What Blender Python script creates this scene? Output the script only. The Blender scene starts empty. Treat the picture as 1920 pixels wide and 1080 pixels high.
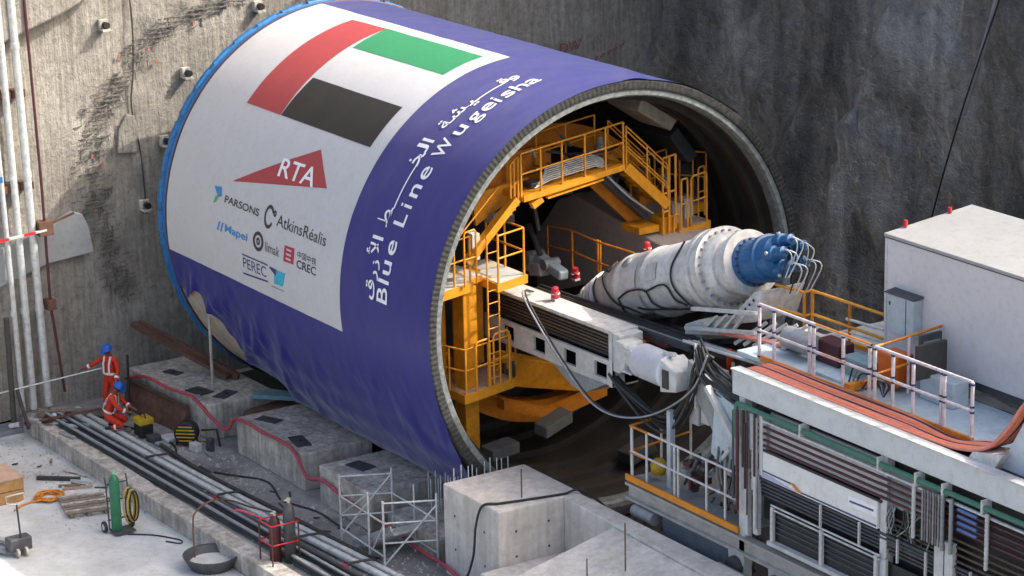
import bpy, bmesh, math, random
from mathutils import Vector, Matrix, Quaternion, noise
R = math.radians
rng = random.Random(7)
SC = bpy.context.scene
COL = SC.collection

# ---------------------------------------------------------------- camera, sky, sun, exposure
def make_camera():
    pitch, yaw, roll = 0.2813621742, 0.5696647962, -0.0217554128
    fw = Vector((-math.cos(yaw)*math.cos(pitch), math.sin(yaw)*math.cos(pitch), -math.sin(pitch)))
    rt = fw.cross(Vector((0, 0, 1))).normalized()
    up = rt.cross(fw)
    r2 = rt*math.cos(roll) + up*math.sin(roll)
    u2 = up*math.cos(roll) - rt*math.sin(roll)
    cd = bpy.data.cameras.new('camera')
    co = bpy.data.objects.new('camera', cd)
    COL.objects.link(co)
    m = Matrix((r2, u2, -fw)).transposed().to_4x4()
    m.translation = (46.76094, -32.74762, 16.88427)
    co.matrix_world = m
    cd.sensor_width = 36
    cd.lens = 36*5149.4865/1920
    cd.clip_start = 1
    cd.clip_end = 2000
    SC.camera = co
make_camera()
SUN = Vector((0.444, 0.615, 0.65)).normalized()
w = bpy.data.worlds.new('World')
SC.world = w
w.use_nodes = True
sky = w.node_tree.nodes.new('ShaderNodeTexSky')
sky.sky_type = 'NISHITA'
sky.sun_disc = False
sky.sun_elevation = math.asin(SUN.z)
sky.sun_rotation = math.atan2(SUN.x, SUN.y)
sky.air_density = 1.0
sky.dust_density = 7.0
sky.ozone_density = 0.8
bg = w.node_tree.nodes['Background']
w.node_tree.links.new(sky.outputs[0], bg.inputs[0])
bg.inputs[1].default_value = 0.15
ld = bpy.data.lights.new('sun', 'SUN')
ld.energy = 2.0
ld.angle = R(0.5)
ld.color = (1.0, 0.94, 0.86)
lo = bpy.data.objects.new('sun', ld)
COL.objects.link(lo)
lo.rotation_euler = (-SUN).to_track_quat('-Z', 'Y').to_euler()
lo.location = (30, 40, 50)
SC.view_settings.view_transform = 'Standard'
SC.view_settings.look = 'None'
SC.view_settings.exposure = 1.36
SC.view_settings.gamma = 1.0

# ---------------------------------------------------------------- materials
MATS = {}
def mul(N, L, a, b, f=1.0, mode='MULTIPLY'):
    mx = N.new('ShaderNodeMix')
    mx.data_type = 'RGBA'
    mx.blend_type = mode
    mx.inputs['Factor'].default_value = f
    L.new(a, mx.inputs['A'])
    L.new(b, mx.inputs['B'])
    return mx.outputs['Result']

def mat(name, col, rough=0.6, metal=0.0, var=0.25, scale=3.0, bump=0.0, bscale=40.0, streak=0.0, spec=0.5, dark=None, grime=0.11):
    """painted / mineral surface: base colour broken up by two noises, optional vertical streaks and bump"""
    if name in MATS:
        return MATS[name]
    m = bpy.data.materials.new(name)
    m.use_nodes = True
    nt = m.node_tree
    N, L = nt.nodes, nt.links
    b = N['Principled BSDF']
    b.inputs['Roughness'].default_value = rough
    b.inputs['Metallic'].default_value = metal
    b.inputs['Specular IOR Level'].default_value = spec
    geo = N.new('ShaderNodeNewGeometry')
    n1 = N.new('ShaderNodeTexNoise')
    n1.inputs['Scale'].default_value = scale
    n1.inputs['Detail'].default_value = 8
    n1.inputs['Roughness'].default_value = 0.65
    L.new(geo.outputs['Position'], n1.inputs['Vector'])
    ramp = N.new('ShaderNodeValToRGB')
    ramp.color_ramp.elements[0].position = 0.3
    ramp.color_ramp.elements[1].position = 0.7
    d = dark if dark else tuple(c*(1-var) for c in col)
    h = tuple(min(1, c*(1+var*0.45)) for c in col)
    ramp.color_ramp.elements[0].color = (*d, 1)
    ramp.color_ramp.elements[1].color = (*h, 1)
    L.new(n1.outputs['Fac'], ramp.inputs['Fac'])
    out = ramp.outputs['Color']
    if streak > 0:
        mp = N.new('ShaderNodeMapping')
        mp.inputs['Scale'].default_value = (3.5, 3.5, 0.25)
        n2 = N.new('ShaderNodeTexNoise')
        n2.inputs['Scale'].default_value = 2.0
        n2.inputs['Detail'].default_value = 6
        L.new(geo.outputs['Position'], mp.inputs['Vector'])
        L.new(mp.outputs[0], n2.inputs['Vector'])
        r2 = N.new('ShaderNodeValToRGB')
        r2.color_ramp.elements[0].position = 0.35
        r2.color_ramp.elements[1].position = 0.62
        k = 1-streak
        r2.color_ramp.elements[0].color = (k, k*0.98, k*0.95, 1)
        r2.color_ramp.elements[1].color = (1, 1, 1, 1)
        L.new(n2.outputs['Fac'], r2.inputs['Fac'])
        mx = N.new('ShaderNodeMix')
        mx.data_type = 'RGBA'
        mx.blend_type = 'MULTIPLY'
        mx.inputs['Factor'].default_value = 1
        L.new(out, mx.inputs['A'])
        L.new(r2.outputs['Color'], mx.inputs['B'])
        out = mx.outputs['Result']
    if grime > 0:
        n4 = N.new('ShaderNodeTexNoise')
        n4.inputs['Scale'].default_value = 7.0
        n4.inputs['Detail'].default_value = 10
        n4.inputs['Roughness'].default_value = 0.72
        L.new(geo.outputs['Position'], n4.inputs['Vector'])
        r4 = N.new('ShaderNodeValToRGB')
        r4.color_ramp.elements[0].position = 0.36
        r4.color_ramp.elements[1].position = 0.50
        g = 1-grime
        r4.color_ramp.elements[0].color = (g, g*0.97, g*0.92, 1)
        r4.color_ramp.elements[1].color = (1, 1, 1, 1)
        L.new(n4.outputs['Fac'], r4.inputs['Fac'])
        out = mul(N, L, out, r4.outputs['Color'])
    L.new(out, b.inputs['Base Color'])
    # roughness breakup
    rr = N.new('ShaderNodeMapRange')
    rr.inputs['To Min'].default_value = max(0.05, rough-0.12)
    rr.inputs['To Max'].default_value = min(1, rough+0.12)
    L.new(n1.outputs['Fac'], rr.inputs['Value'])
    L.new(rr.outputs[0], b.inputs['Roughness'])
    if bump > 0:
        n3 = N.new('ShaderNodeTexNoise')
        n3.inputs['Scale'].default_value = bscale
        n3.inputs['Detail'].default_value = 5
        L.new(geo.outputs['Position'], n3.inputs['Vector'])
        bp = N.new('ShaderNodeBump')
        bp.inputs['Strength'].default_value = bump
        bp.inputs['Distance'].default_value = 0.05
        L.new(n3.outputs['Fac'], bp.inputs['Height'])
        L.new(bp.outputs[0], b.inputs['Normal'])
    MATS[name] = m
    return m

def stretched_noise(N, L, geo, sc, scale, detail=8, rough=0.6):
    mp = N.new('ShaderNodeMapping')
    mp.inputs['Scale'].default_value = sc
    n = N.new('ShaderNodeTexNoise')
    n.inputs['Scale'].default_value = scale
    n.inputs['Detail'].default_value = detail
    n.inputs['Roughness'].default_value = rough
    L.new(geo.outputs['Position'], mp.inputs['Vector'])
    L.new(mp.outputs[0], n.inputs['Vector'])
    return n.outputs['Fac']

def ramp_of(N, L, fac, stops):
    r = N.new('ShaderNodeValToRGB')
    e = r.color_ramp.elements
    while len(e) < len(stops):
        e.new(0.5)
    for el, (p, c) in zip(e, stops):
        el.position = p
        el.color = (*c, 1)
    L.new(fac, r.inputs['Fac'])
    return r.outputs['Color']

def rock_mat(name, tones, fine, rib, ribscale, bump, patches, grit=(0.45, 0.44, 0.42), tall=0.8):
    """excavated shaft face: broad patches of colour, ribs left by the wall grab, grain and bump"""
    m = bpy.data.materials.new(name)
    m.use_nodes = True
    N, L = m.node_tree.nodes, m.node_tree.links
    b = N['Principled BSDF']
    b.inputs['Roughness'].default_value = 0.9
    b.inputs['Specular IOR Level'].default_value = 0.25
    geo = N.new('ShaderNodeNewGeometry')
    big = stretched_noise(N, L, geo, (1, 1, tall), patches, 6, 0.6)
    c = ramp_of(N, L, big, tones)
    ribs = stretched_noise(N, L, geo, (1, 1, 0.07), ribscale, 5, 0.55)
    c = mul(N, L, c, ramp_of(N, L, ribs, [(0.35, (1-rib,)*3), (0.6, (1, 1, 1))]))
    grain = stretched_noise(N, L, geo, (1, 1, 1), fine, 10, 0.75)
    c = mul(N, L, c, ramp_of(N, L, grain, [(0.33, grit), (0.5, (0.95, 0.95, 0.95)), (0.68, (1.2, 1.2, 1.18))]))
    L.new(c, b.inputs['Base Color'])
    add = N.new('ShaderNodeMath')
    add.operation = 'ADD'
    sc = N.new('ShaderNodeMath')
    sc.operation = 'MULTIPLY'
    sc.inputs[1].default_value = 0.8
    L.new(ribs, sc.inputs[0])
    L.new(sc.outputs[0], add.inputs[0])
    L.new(grain, add.inputs[1])
    bp = N.new('ShaderNodeBump')
    bp.inputs['Strength'].default_value = bump
    bp.inputs['Distance'].default_value = 0.12
    L.new(add.outputs[0], bp.inputs['Height'])
    tiny = stretched_noise(N, L, geo, (1, 1, 1), 16, 6, 0.7)
    b2 = N.new('ShaderNodeBump')
    b2.inputs['Strength'].default_value = 0.7
    b2.inputs['Distance'].default_value = 0.05
    L.new(tiny, b2.inputs['Height'])
    L.new(bp.outputs[0], b2.inputs['Normal'])
    L.new(b2.outputs[0], b.inputs['Normal'])
    MATS[name] = m
    return m

M_head = rock_mat('shaft_face', [(0.3, (0.29, 0.265, 0.228)), (0.5, (0.375, 0.35, 0.305)), (0.72, (0.455, 0.43, 0.385))], 6.0, 0.27, 11.0, 0.75, 0.5, (0.66, 0.645, 0.62))
M_shot = rock_mat('shotcrete', [(0.32, (0.13, 0.127, 0.122)), (0.5, (0.30, 0.297, 0.292)), (0.68, (0.56, 0.56, 0.555))], 4.0, 0.45, 1.6, 0.9, 0.24, (0.62, 0.615, 0.605), 0.35)
M_conc = mat('concrete', (0.66, 0.62, 0.57), 0.85, var=0.22, scale=1.6, bump=0.35, bscale=30, streak=0.16, spec=0.25)
M_conc2 = mat('old_concrete', (0.60, 0.56, 0.50), 0.88, var=0.45, scale=2.2, bump=0.5, bscale=18, streak=0.35, spec=0.25, grime=0.22)
M_floor = mat('shaft_floor', (0.30, 0.29, 0.275), 0.85, var=0.55, scale=0.9, bump=0.4, bscale=12, spec=0.3)
M_slab = mat('slab_floor', (0.54, 0.55, 0.545), 0.8, var=0.34, scale=0.55, bump=0.2, bscale=25, spec=0.3)
M_pit = mat('pit_near_black', (0.022, 0.021, 0.020), 0.75, var=0.5, scale=1.2, bump=0.5, bscale=9)  # near-black base for the pit sheet and its clods
M_yel = mat('yellow_paint', (0.60, 0.245, 0.012), 0.45, var=0.35, scale=4, spec=0.4)
M_ora = mat('orange_paint', (0.62, 0.21, 0.015), 0.45, var=0.3, scale=5)
M_amber = mat('amber_edge', (0.72, 0.30, 0.02), 0.4, var=0.2, scale=5)
M_white = mat('white_paint', (0.66, 0.655, 0.63), 0.45, var=0.24, scale=3.5, spec=0.5, streak=0.14)
M_wht2 = mat('dusty_white_paint', (0.58, 0.58, 0.555), 0.5, var=0.25, scale=4)
M_box = mat('container_paint', (0.64, 0.625, 0.625), 0.45, var=0.08, scale=0.8, grime=0.08)
M_roof = mat('container_roof_paint', (0.36, 0.36, 0.345), 0.5, var=0.12, scale=1.0, grime=0.12)
M_grey = mat('grey_steel', (0.30, 0.315, 0.32), 0.5, 0.0, var=0.3, scale=5)
M_dgrey = mat('dark_steel', (0.075, 0.08, 0.085), 0.55, 0.2, var=0.4, scale=5)
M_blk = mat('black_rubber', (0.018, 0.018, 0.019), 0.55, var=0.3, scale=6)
M_blk2 = mat('dusty_black_rubber', (0.05, 0.048, 0.044), 0.7, var=0.4, scale=8)
M_galv = mat('galvanised_steel', (0.58, 0.60, 0.59), 0.42, 0.25, var=0.22, scale=7)
M_rust = mat('rusty_steel', (0.14, 0.07, 0.045), 0.8, var=0.5, scale=6)
M_brown = mat('brown_primer', (0.095, 0.065, 0.042), 0.65, var=0.4, scale=7)
M_green = mat('green_paint', (0.02, 0.16, 0.075), 0.45, var=0.25, scale=5)
M_gpipe = mat('green_pipe_paint', (0.05, 0.18, 0.12), 0.5, var=0.25, scale=5)
M_blue = mat('blue_paint', (0.012, 0.105, 0.27), 0.4, var=0.3, scale=6)
M_cyan = mat('blue_ring_paint', (0.015, 0.16, 0.40), 0.4, var=0.4, scale=7)
M_red = mat('red_paint', (0.50, 0.025, 0.035), 0.4, var=0.2, scale=5)
M_dred = mat('dark_red_paint', (0.075, 0.018, 0.02), 0.5, var=0.3, scale=6)
M_cab = mat('orange_cable_sheath', (0.78, 0.20, 0.05), 0.5, var=0.25, scale=9)
M_cab2 = mat('pink_cable_sheath', (0.72, 0.25, 0.18), 0.55, var=0.2, scale=9)
M_hose = mat('red_hose_fabric', (0.46, 0.06, 0.09), 0.65, var=0.3, scale=6)
M_cream = mat('cream_steel', (0.50, 0.46, 0.39), 0.55, var=0.25, scale=3, streak=0.2)
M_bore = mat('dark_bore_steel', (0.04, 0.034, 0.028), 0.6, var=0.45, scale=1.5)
M_wood = mat('bare_timber', (0.42, 0.24, 0.09), 0.75, var=0.35, scale=6)
M_oldwood = mat('grey_timber', (0.22, 0.185, 0.15), 0.85, var=0.45, scale=8)
M_tan = mat('tan_deck', (0.44, 0.30, 0.22), 0.8, var=0.3, scale=6)
M_hblue = mat('helmet_blue', (0.012, 0.10, 0.50), 0.35, var=0.08, scale=5)
M_cover = mat('coverall_cloth', (0.62, 0.035, 0.012), 0.8, var=0.25, scale=12)
M_reflect = mat('reflective_tape', (0.80, 0.80, 0.76), 0.4, var=0.1, scale=20)
M_skin = mat('skin', (0.16, 0.075, 0.045), 0.55, var=0.15, scale=20)
M_boot = mat('boot_leather', (0.03, 0.022, 0.018), 0.6, var=0.3, scale=20)
M_dyel = mat('dull_yellow_paint', (0.55, 0.36, 0.02), 0.5, var=0.3, scale=8)
M_ltblue = mat('pale_blue_steel', (0.46, 0.54, 0.58), 0.5, var=0.2, scale=3)
M_holeshade = mat('hole_shade_black', (0.004, 0.004, 0.004), 0.95, var=0.1, spec=0.0)  # black that paints in the dark inside of the girder holes
M_glass = mat('dark_screen', (0.25, 0.33, 0.31), 0.2, var=0.2, scale=4)

def cloth(name, col, rough=0.5, var=0.08, sheen=0.03):
    m = mat(name, col, rough, var=var, scale=2.0, spec=0.3, grime=0.04)
    b = m.node_tree.nodes['Principled BSDF']
    b.inputs['Sheen Weight'].default_value = sheen
    b.inputs['Sheen Roughness'].default_value = 0.36
    return m
M_fab = cloth('banner_blue_vinyl', (0.007, 0.011, 0.18), 0.36, sheen=0.36)
M_pan = cloth('banner_white_vinyl', (0.54, 0.54, 0.545), 0.6, 0.04)
M_fred = cloth('banner_red_print', (0.40, 0.055, 0.062), 0.5)
M_fgrn = cloth('banner_green_print', (0.03, 0.25, 0.11), 0.5)
M_fblk = cloth('banner_black_print', (0.02, 0.021, 0.022), 0.42)
M_ink = mat('black_ink', (0.03, 0.03, 0.035), 0.5, var=0.05)
M_inkb = mat('blue_ink', (0.02, 0.22, 0.52), 0.5, var=0.05)
M_inkn = mat('navy_ink', (0.03, 0.05, 0.16), 0.5, var=0.05)
M_inkt = mat('teal_ink', (0.03, 0.40, 0.55), 0.5, var=0.05)
M_inkr = mat('crimson_ink', (0.42, 0.02, 0.06), 0.5, var=0.05)
M_inkw = mat('white_ink', (0.85, 0.85, 0.86), 0.5, var=0.03)
M_inkg = mat('green_ink', (0.12, 0.32, 0.16), 0.5, var=0.05)
M_inks = mat('grey_ink', (0.12, 0.13, 0.13), 0.5, var=0.05)

# ---------------------------------------------------------------- mesh helpers
def V(*a):
    return Vector(a[0]) if len(a) == 1 else Vector(a)

def frame(d):
    d = d.normalized()
    a = Vector((0, 0, 1)) if abs(d.z) < 0.9 else Vector((1, 0, 0))
    x = a.cross(d).normalized()
    return x, d.cross(x)

class MB:
    """collects shapes in world coordinates; build() links them as ONE mesh object"""
    def __init__(s):
        s.v, s.f, s.sm = [], [], []
    def add(s, vs, fs, smooth=False):
        o = len(s.v)
        s.v += [Vector(v) for v in vs]
        s.f += [tuple(i+o for i in f) for f in fs]
        s.sm += [smooth]*len(fs)
        return s
    def box(s, x0, x1, y0, y1, z0, z1):
        vs = [(x, y, z) for x in (x0, x1) for y in (y0, y1) for z in (z0, z1)]
        return s.add(vs, [(0, 1, 3, 2), (4, 6, 7, 5), (0, 4, 5, 1), (2, 3, 7, 6), (0, 2, 6, 4), (1, 5, 7, 3)])
    def hexa(s, b, t):
        """bottom quad b and top quad t, both counter-clockwise seen from above"""
        vs = list(b)+list(t)
        return s.add(vs, [(3, 2, 1, 0), (4, 5, 6, 7), (0, 1, 5, 4), (1, 2, 6, 5), (2, 3, 7, 6), (3, 0, 4, 7)])
    def prism(s, pts, off):
        n = len(pts)
        off = Vector(off)
        vs = [Vector(q) for q in pts]+[Vector(q)+off for q in pts]
        fs = [tuple(range(n-1, -1, -1)), tuple(range(n, 2*n))]
        fs += [(i, (i+1) % n, n+(i+1) % n, n+i) for i in range(n)]
        return s.add(vs, fs)
    def bar(s, p, q, w, h=None, up=None):
        """rectangular bar from p to q, w wide, h high"""
        p, q = Vector(p), Vector(q)
        h = w if h is None else h
        d = (q-p).normalized()
        u = Vector(up) if up else (Vector((0, 0, 1)) if abs(d.z) < 0.95 else Vector((1, 0, 0)))
        x = u.cross(d).normalized()
        y = d.cross(x)
        c = [(-w/2, -h/2), (w/2, -h/2), (w/2, h/2), (-w/2, h/2)]
        vs = [p+x*a+y*b for a, b in c]+[q+x*a+y*b for a, b in c]
        return s.add(vs, [(3, 2, 1, 0), (4, 5, 6, 7), (0, 1, 5, 4), (1, 2, 6, 5), (2, 3, 7, 6), (3, 0, 4, 7)])
    def cyl(s, p, q, r0, r1=None, n=12, cap=True):
        p, q = Vector(p), Vector(q)
        r1 = r0 if r1 is None else r1
        x, y = frame(q-p)
        vs = []
        for c, r in ((p, r0), (q, r1)):
            vs += [c+(x*math.cos(2*math.pi*i/n)+y*math.sin(2*math.pi*i/n))*r for i in range(n)]
        s.add(vs, [(i, (i+1) % n, n+(i+1) % n, n+i) for i in range(n)], True)
        if cap:
            s.add(vs, [tuple(range(n-1, -1, -1)), tuple(range(n, 2*n))])
        return s
    def tube(s, pts, r, n=7, cap=True):
        pts = [Vector(q) for q in pts]
        x = None
        vs, m = [], len(pts)
        for i, q in enumerate(pts):
            d = (pts[min(i+1, m-1)]-pts[max(i-1, 0)])
            if d.length < 1e-6:
                d = Vector((1, 0, 0))
            d.normalize()
            if x is None:
                x, y = frame(d)
            else:
                x = (x-d*x.dot(d)).normalized()
                y = d.cross(x)
            vs += [q+(x*math.cos(2*math.pi*k/n)+y*math.sin(2*math.pi*k/n))*r for k in range(n)]
        fs = [(i*n+k, i*n+(k+1) % n, (i+1)*n+(k+1) % n, (i+1)*n+k) for i in range(m-1) for k in range(n)]
        s.add(vs, fs, True)
        if cap:
            s.add(vs, [tuple(range(n-1, -1, -1)), tuple((m-1)*n+k for k in range(n))])
        return s
    def lathe(s, prof, p, d, n=32, a0=0.0, a1=2*math.pi, smooth=True, ref=None):
        """profile [(along, radius)] turned about the line p + t*d"""
        p, d = Vector(p), Vector(d).normalized()
        if ref is None:
            x, y = frame(d)
        else:
            x = Vector(ref).normalized()
            y = d.cross(x)
        full = abs(a1-a0-2*math.pi) < 1e-6
        k = n if full else n+1
        vs = []
        for t, r in prof:
            for i in range(k):
                a = a0+(a1-a0)*i/n
                vs.append(p+d*t+(x*math.cos(a)+y*math.sin(a))*r)
        fs = []
        for j in range(len(prof)-1):
            for i in range(n):
                i2 = (i+1) % k
                fs.append((j*k+i, j*k+i2, (j+1)*k+i2, (j+1)*k+i))
        return s.add(vs, fs, smooth)
    def grid(s, fn, nu, nv, smooth=True):
        vs = [fn(i/nu, j/nv) for j in range(nv+1) for i in range(nu+1)]
        fs = [(j*(nu+1)+i, j*(nu+1)+i+1, (j+1)*(nu+1)+i+1, (j+1)*(nu+1)+i) for j in range(nv) for i in range(nu)]
        return s.add(vs, fs, smooth)
    def build(s, name, m, parent=None, bevel=0.0):
        me = bpy.data.meshes.new(name)
        if parent is None:
            lo_ = [min(v[i] for v in s.v) for i in range(3)]
            hi_ = [max(v[i] for v in s.v) for i in range(3)]
            org = Vector(((lo_[0]+hi_[0])/2, (lo_[1]+hi_[1])/2, lo_[2]))
        else:
            org = Vector(ORG[parent.name])
        me.from_pydata([v-org for v in s.v], [], s.f)
        me.polygons.foreach_set('use_smooth', s.sm)
        me.update()
        bm = bmesh.new()
        bm.from_mesh(me)
        if bevel:
            bmesh.ops.remove_doubles(bm, verts=bm.verts, dist=1e-5)
        bmesh.ops.recalc_face_normals(bm, faces=bm.faces)
        bm.to_mesh(me)
        bm.free()
        me.materials.append(m)
        o = bpy.data.objects.new(name, me)
        COL.objects.link(o)
        if parent is None:
            o.location = org
        else:
            o.parent = parent
        ORG[o.name] = org
        if bevel:
            md = o.modifiers.new('bevel', 'BEVEL')
            md.width = bevel
            md.segments = 2
            md.limit_method = 'ANGLE'
        return o
ORG = {}

def tag(o, label, cat, group=None):
    o['label'] = label
    o['category'] = cat
    if group:
        o['group'] = group
    return o

def thing(name, loc, label, cat, group=None):
    o = bpy.data.objects.new(name, None)
    o.empty_display_size = 0.2
    COL.objects.link(o)
    o.location = loc
    ORG[o.name] = Vector(loc)
    return tag(o, label, cat, group)

def structure(o):
    o['kind'] = 'structure'
    return o

def railing(root, pts, h=1.1, levels=(1.0, 0.52), spacing=1.3, mp=None, mr=None, r=0.022, name='railing', posts=None, lean=None):
    """guard rail along base points: rails are the part, every post a sub-part"""
    pts = [Vector(q) for q in pts]
    up = Vector((0, 0, h))
    rb = MB()
    for lv in levels:
        rb.tube([q+up*lv for q in pts], r, 6)
    ro = rb.build(name, mr or mp, root)
    if posts is None:
        posts = []
        for a, b in zip(pts, pts[1:]):
            n = max(1, round((b-a).length/spacing))
            posts += [a.lerp(b, i/n) for i in range(n)]
        posts.append(pts[-1])
    for q in posts:
        MB().cyl(q, Vector(q)+up*levels[0], r*1.15, n=7).build('post', mp, ro)
    return ro

def smooth_path(pts, n=8):
    """Catmull-Rom through the points"""
    pts = [Vector(q) for q in pts]
    q = [pts[0]*2-pts[1]]+pts+[pts[-1]*2-pts[-2]]
    out = []
    for i in range(1, len(q)-2):
        for k in range(n):
            t = k/n
            a, b, c, d = q[i-1], q[i], q[i+1], q[i+2]
            out.append(0.5*((2*b)+(c-a)*t+(2*a-5*b+4*c-d)*t*t+(3*b-a-3*c+d)*t**3))
    out.append(pts[-1])
    return out

def fbm(x, y, z, o=4):
    return noise.fractal(Vector((x, y, z)), 1.0, 2.1, o)

# ================================================================ SETTING: ground, kerb, pit floor
def ground():
    mb = MB()
    # upper floor, the step along the kerb, the lower slab: one sheet
    X0, X1 = -15.6, 140
    xs = [X0+i*0.6 for i in range(60)]+[21, 40, 80, X1]
    ys = [(-140, -5.4), (-60, -5.4), (-30, -5.4), (-20, -5.4)]+[(-19+i*0.55, -5.4) for i in range(20)]+[(-7.86, -5.4), (-7.84, -5.0)]+[(-7.5+i*0.5, -5.0) for i in range(41)]+[(30, -5.0), (140, -5.0)]
    vs = []
    for x in xs:
        for y, z in ys:
            vs.append((x, y, z+(0.012*fbm(x*0.8, y*0.8, 0.3) if z > -5.2 and y > -7.3 else 0)))
    n = len(ys)
    mb.add(vs, [(i*n+j, (i+1)*n+j, (i+1)*n+j+1, i*n+j+1) for i in range(len(xs)-1) for j in range(n-1)])
    structure(mb.build('ground', M_floor))
    # the smoother foreground slab laid on the lower level
    structure(MB().box(-14.6, 12, -19, -7.95, -5.42, -5.392).build('slab_floor', M_slab))
    k = MB()
    pts = [(-14.7, -7.86), (-8, -7.86), (-2, -7.80), (4, -7.7), (14, -7.6)]
    for a, b in zip(pts, pts[1:]):
        k.hexa([(a[0], a[1]-0.12, -5.40), (b[0], b[1]-0.12, -5.40), (b[0], b[1]+0.35, -5.40), (a[0], a[1]+0.35, -5.40)],
               [(a[0], a[1]-0.12, -4.96), (b[0], b[1]-0.12, -4.96), (b[0], b[1]+0.35, -4.96), (a[0], a[1]+0.35, -4.96)])
    structure(k.build('kerb', M_conc2, bevel=0.02))
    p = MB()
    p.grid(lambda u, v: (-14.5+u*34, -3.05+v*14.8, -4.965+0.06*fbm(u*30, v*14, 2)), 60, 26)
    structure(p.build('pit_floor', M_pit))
ground()

# ---------------------------------------------------------------- headwall (face the machine came through)
REB = [(-1.2, 4.9), (-2.2, 4.65), (-3.07, 4.39), (-4.0, 4.05), (-4.35, 3.46), (-5.0, 2.75), (-5.42, 2.13), (-5.54, 1.19), (-5.49, -0.19), (-5.2, -1.35), (-4.84, -2.54)]
def headwall():
    def fn(u, v):
        y, z = -17+u*30.2, -5.1+v*23
        x = -14.9+0.09*fbm(y*0.5, z*0.35, 1)+0.03*fbm(y*3.0, z*0.5, 5)
        d = min((y-a)**2+(z-b)**2 for a, b in REB)
        if d < 0.25:
            x -= 0.10*(1-d/0.25)                          # broken-out band
        return (x, y, z)
    o = MB().grid(fn, 190, 130).build('headwall', M_head)
    tag(o, 'tall ribbed beige headwall of the shaft standing behind the tunnelling shield', 'wall')
    # sprayed ledge hanging over at the upper left
    l = MB()
    l.prism([(-14.98, -17, 4.1), (-14.98, -8.0, 4.45), (-14.98, -6.35, 5.0), (-14.98, -5.2, 5.5), (-14.98, -4.6, 9.0), (-14.98, -17, 9.0)], (0.55, 0, 0))
    l.build('sprayed_ledge', M_head, o, bevel=0.06)
    # broken-out band: bars left sticking out of it
    r = MB()
    rg = random.Random(3)
    for i in range(len(REB)-1):
        (y0, z0), (y1, z1) = REB[i], REB[i+1]
        n = max(9, int(math.hypot(y1-y0, z1-z0)*46))
        for k in range(n):
            t = rg.random()
            y, z = y0+(y1-y0)*t+rg.gauss(0, 0.24), z0+(z1-z0)*t+rg.uniform(-0.15, 0.15)
            z = round(z/0.11)*0.11+rg.uniform(-.015, .015)
            ln = rg.uniform(0.08, 0.3)
            tilt = 0.2+rg.uniform(-0.12, 0.12)
            r.tube([(-14.86, y-ln/2, z-tilt*ln/2), (-14.78-rg.random()*0.04, y, z), (-14.86, y+ln/2, z+tilt*ln/2)], rg.uniform(0.009, 0.016), 5)
            if k % 5 == 0:
                r.bar((-14.86, y, z), (-14.86, y+rg.uniform(-.04, .04), z-rg.uniform(0.12, 0.3)), 0.02)
    r.build('exposed_bars', mat('dull_bar_steel', (0.13, 0.125, 0.115), 0.8, var=0.5, scale=9), o)
    # long crack beside the band
    MB().tube(smooth_path([(-14.84, -4.35, 5.6), (-14.82, -4.3, 4.4), (-14.82, -4.35, 3.3), (-14.83, -4.45, 2.4), (-14.83, -4.28, 1.2), (-14.84, -4.2, -0.4)], 6), 0.022, 5).build('crack', M_blk2, o)
    p = MB()
    p.prism([(-14.87, -4.93, 1.28), (-14.87, -4.37, 1.22), (-14.87, -4.33, 1.9), (-14.87, -4.42, 2.18), (-14.87, -4.62, 2.25), (-14.87, -4.85, 1.9)], (0.10, 0, 0))
    p.build('repair_patch', M_head, o, bevel=0.03)
    p = MB()
    p.prism([(-14.9, -8.6, -1.7), (-14.9, -7.0, -1.22), (-14.9, -5.74, -1.12), (-14.9, -5.85, -0.45), (-14.9, -5.99, -0.1), (-14.9, -6.3, 0.02), (-14.9, -7.0, -0.35), (-14.9, -8.6, -0.7)], (0.16, 0, 0))
    p.build('repair_patch', mat('smooth_repair', (0.33, 0.345, 0.345), 0.8, var=0.12, scale=1.5), o, bevel=0.03)
    mk = MB()
    for y, z in ((-5.29, 2.78), (-4.72, 3.71), (-3.71, 3.45), (-2.62, 4.31), (-5.6, 1.3), (-5.35, 1.05), (-3.9, 3.8), (-5.62, -0.1)):
        mk.prism([(-14.84, y-0.03, z-0.05), (-14.84, y+0.03, z-0.04), (-14.84, y+0.03, z+0.05), (-14.84, y-0.02, z+0.04)], (0.025, 0, 0))
    mk.build('paint_marks', mat('faded_red_paint', (0.42, 0.14, 0.12), 0.8, var=0.3), o)
    cu = bpy.data.curves.new('painted_letters', 'FONT')
    cu.body = 'DW'
    cu.size = 0.42
    q = bpy.data.objects.new('painted_letters', cu)
    COL.objects.link(q)
    bpy.context.view_layer.update()
    me = bpy.data.meshes.new_from_object(q.evaluated_get(bpy.context.evaluated_depsgraph_get()))
    bpy.data.objects.remove(q)
    vs = [(-14.76, 8.35+v.co.x, 2.12+v.co.y+0.1*v.co.x) for v in me.vertices]
    fs = [tuple(p.vertices) for p in me.polygons]
    bpy.data.meshes.remove(me)
    pm = MB().add(vs, fs)
    for i in range(6):
        pm.bar((-14.76, 9.3+0.22*i, 1.72+0.07*i), (-14.76, 9.42+0.22*i, 1.86+0.06*i), 0.03)
    pm.build('painted_letters', mat('old_red_marking', (0.30, 0.07, 0.07), 0.85, var=0.4, scale=12), o)
    return o
HEAD = headwall()

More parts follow.
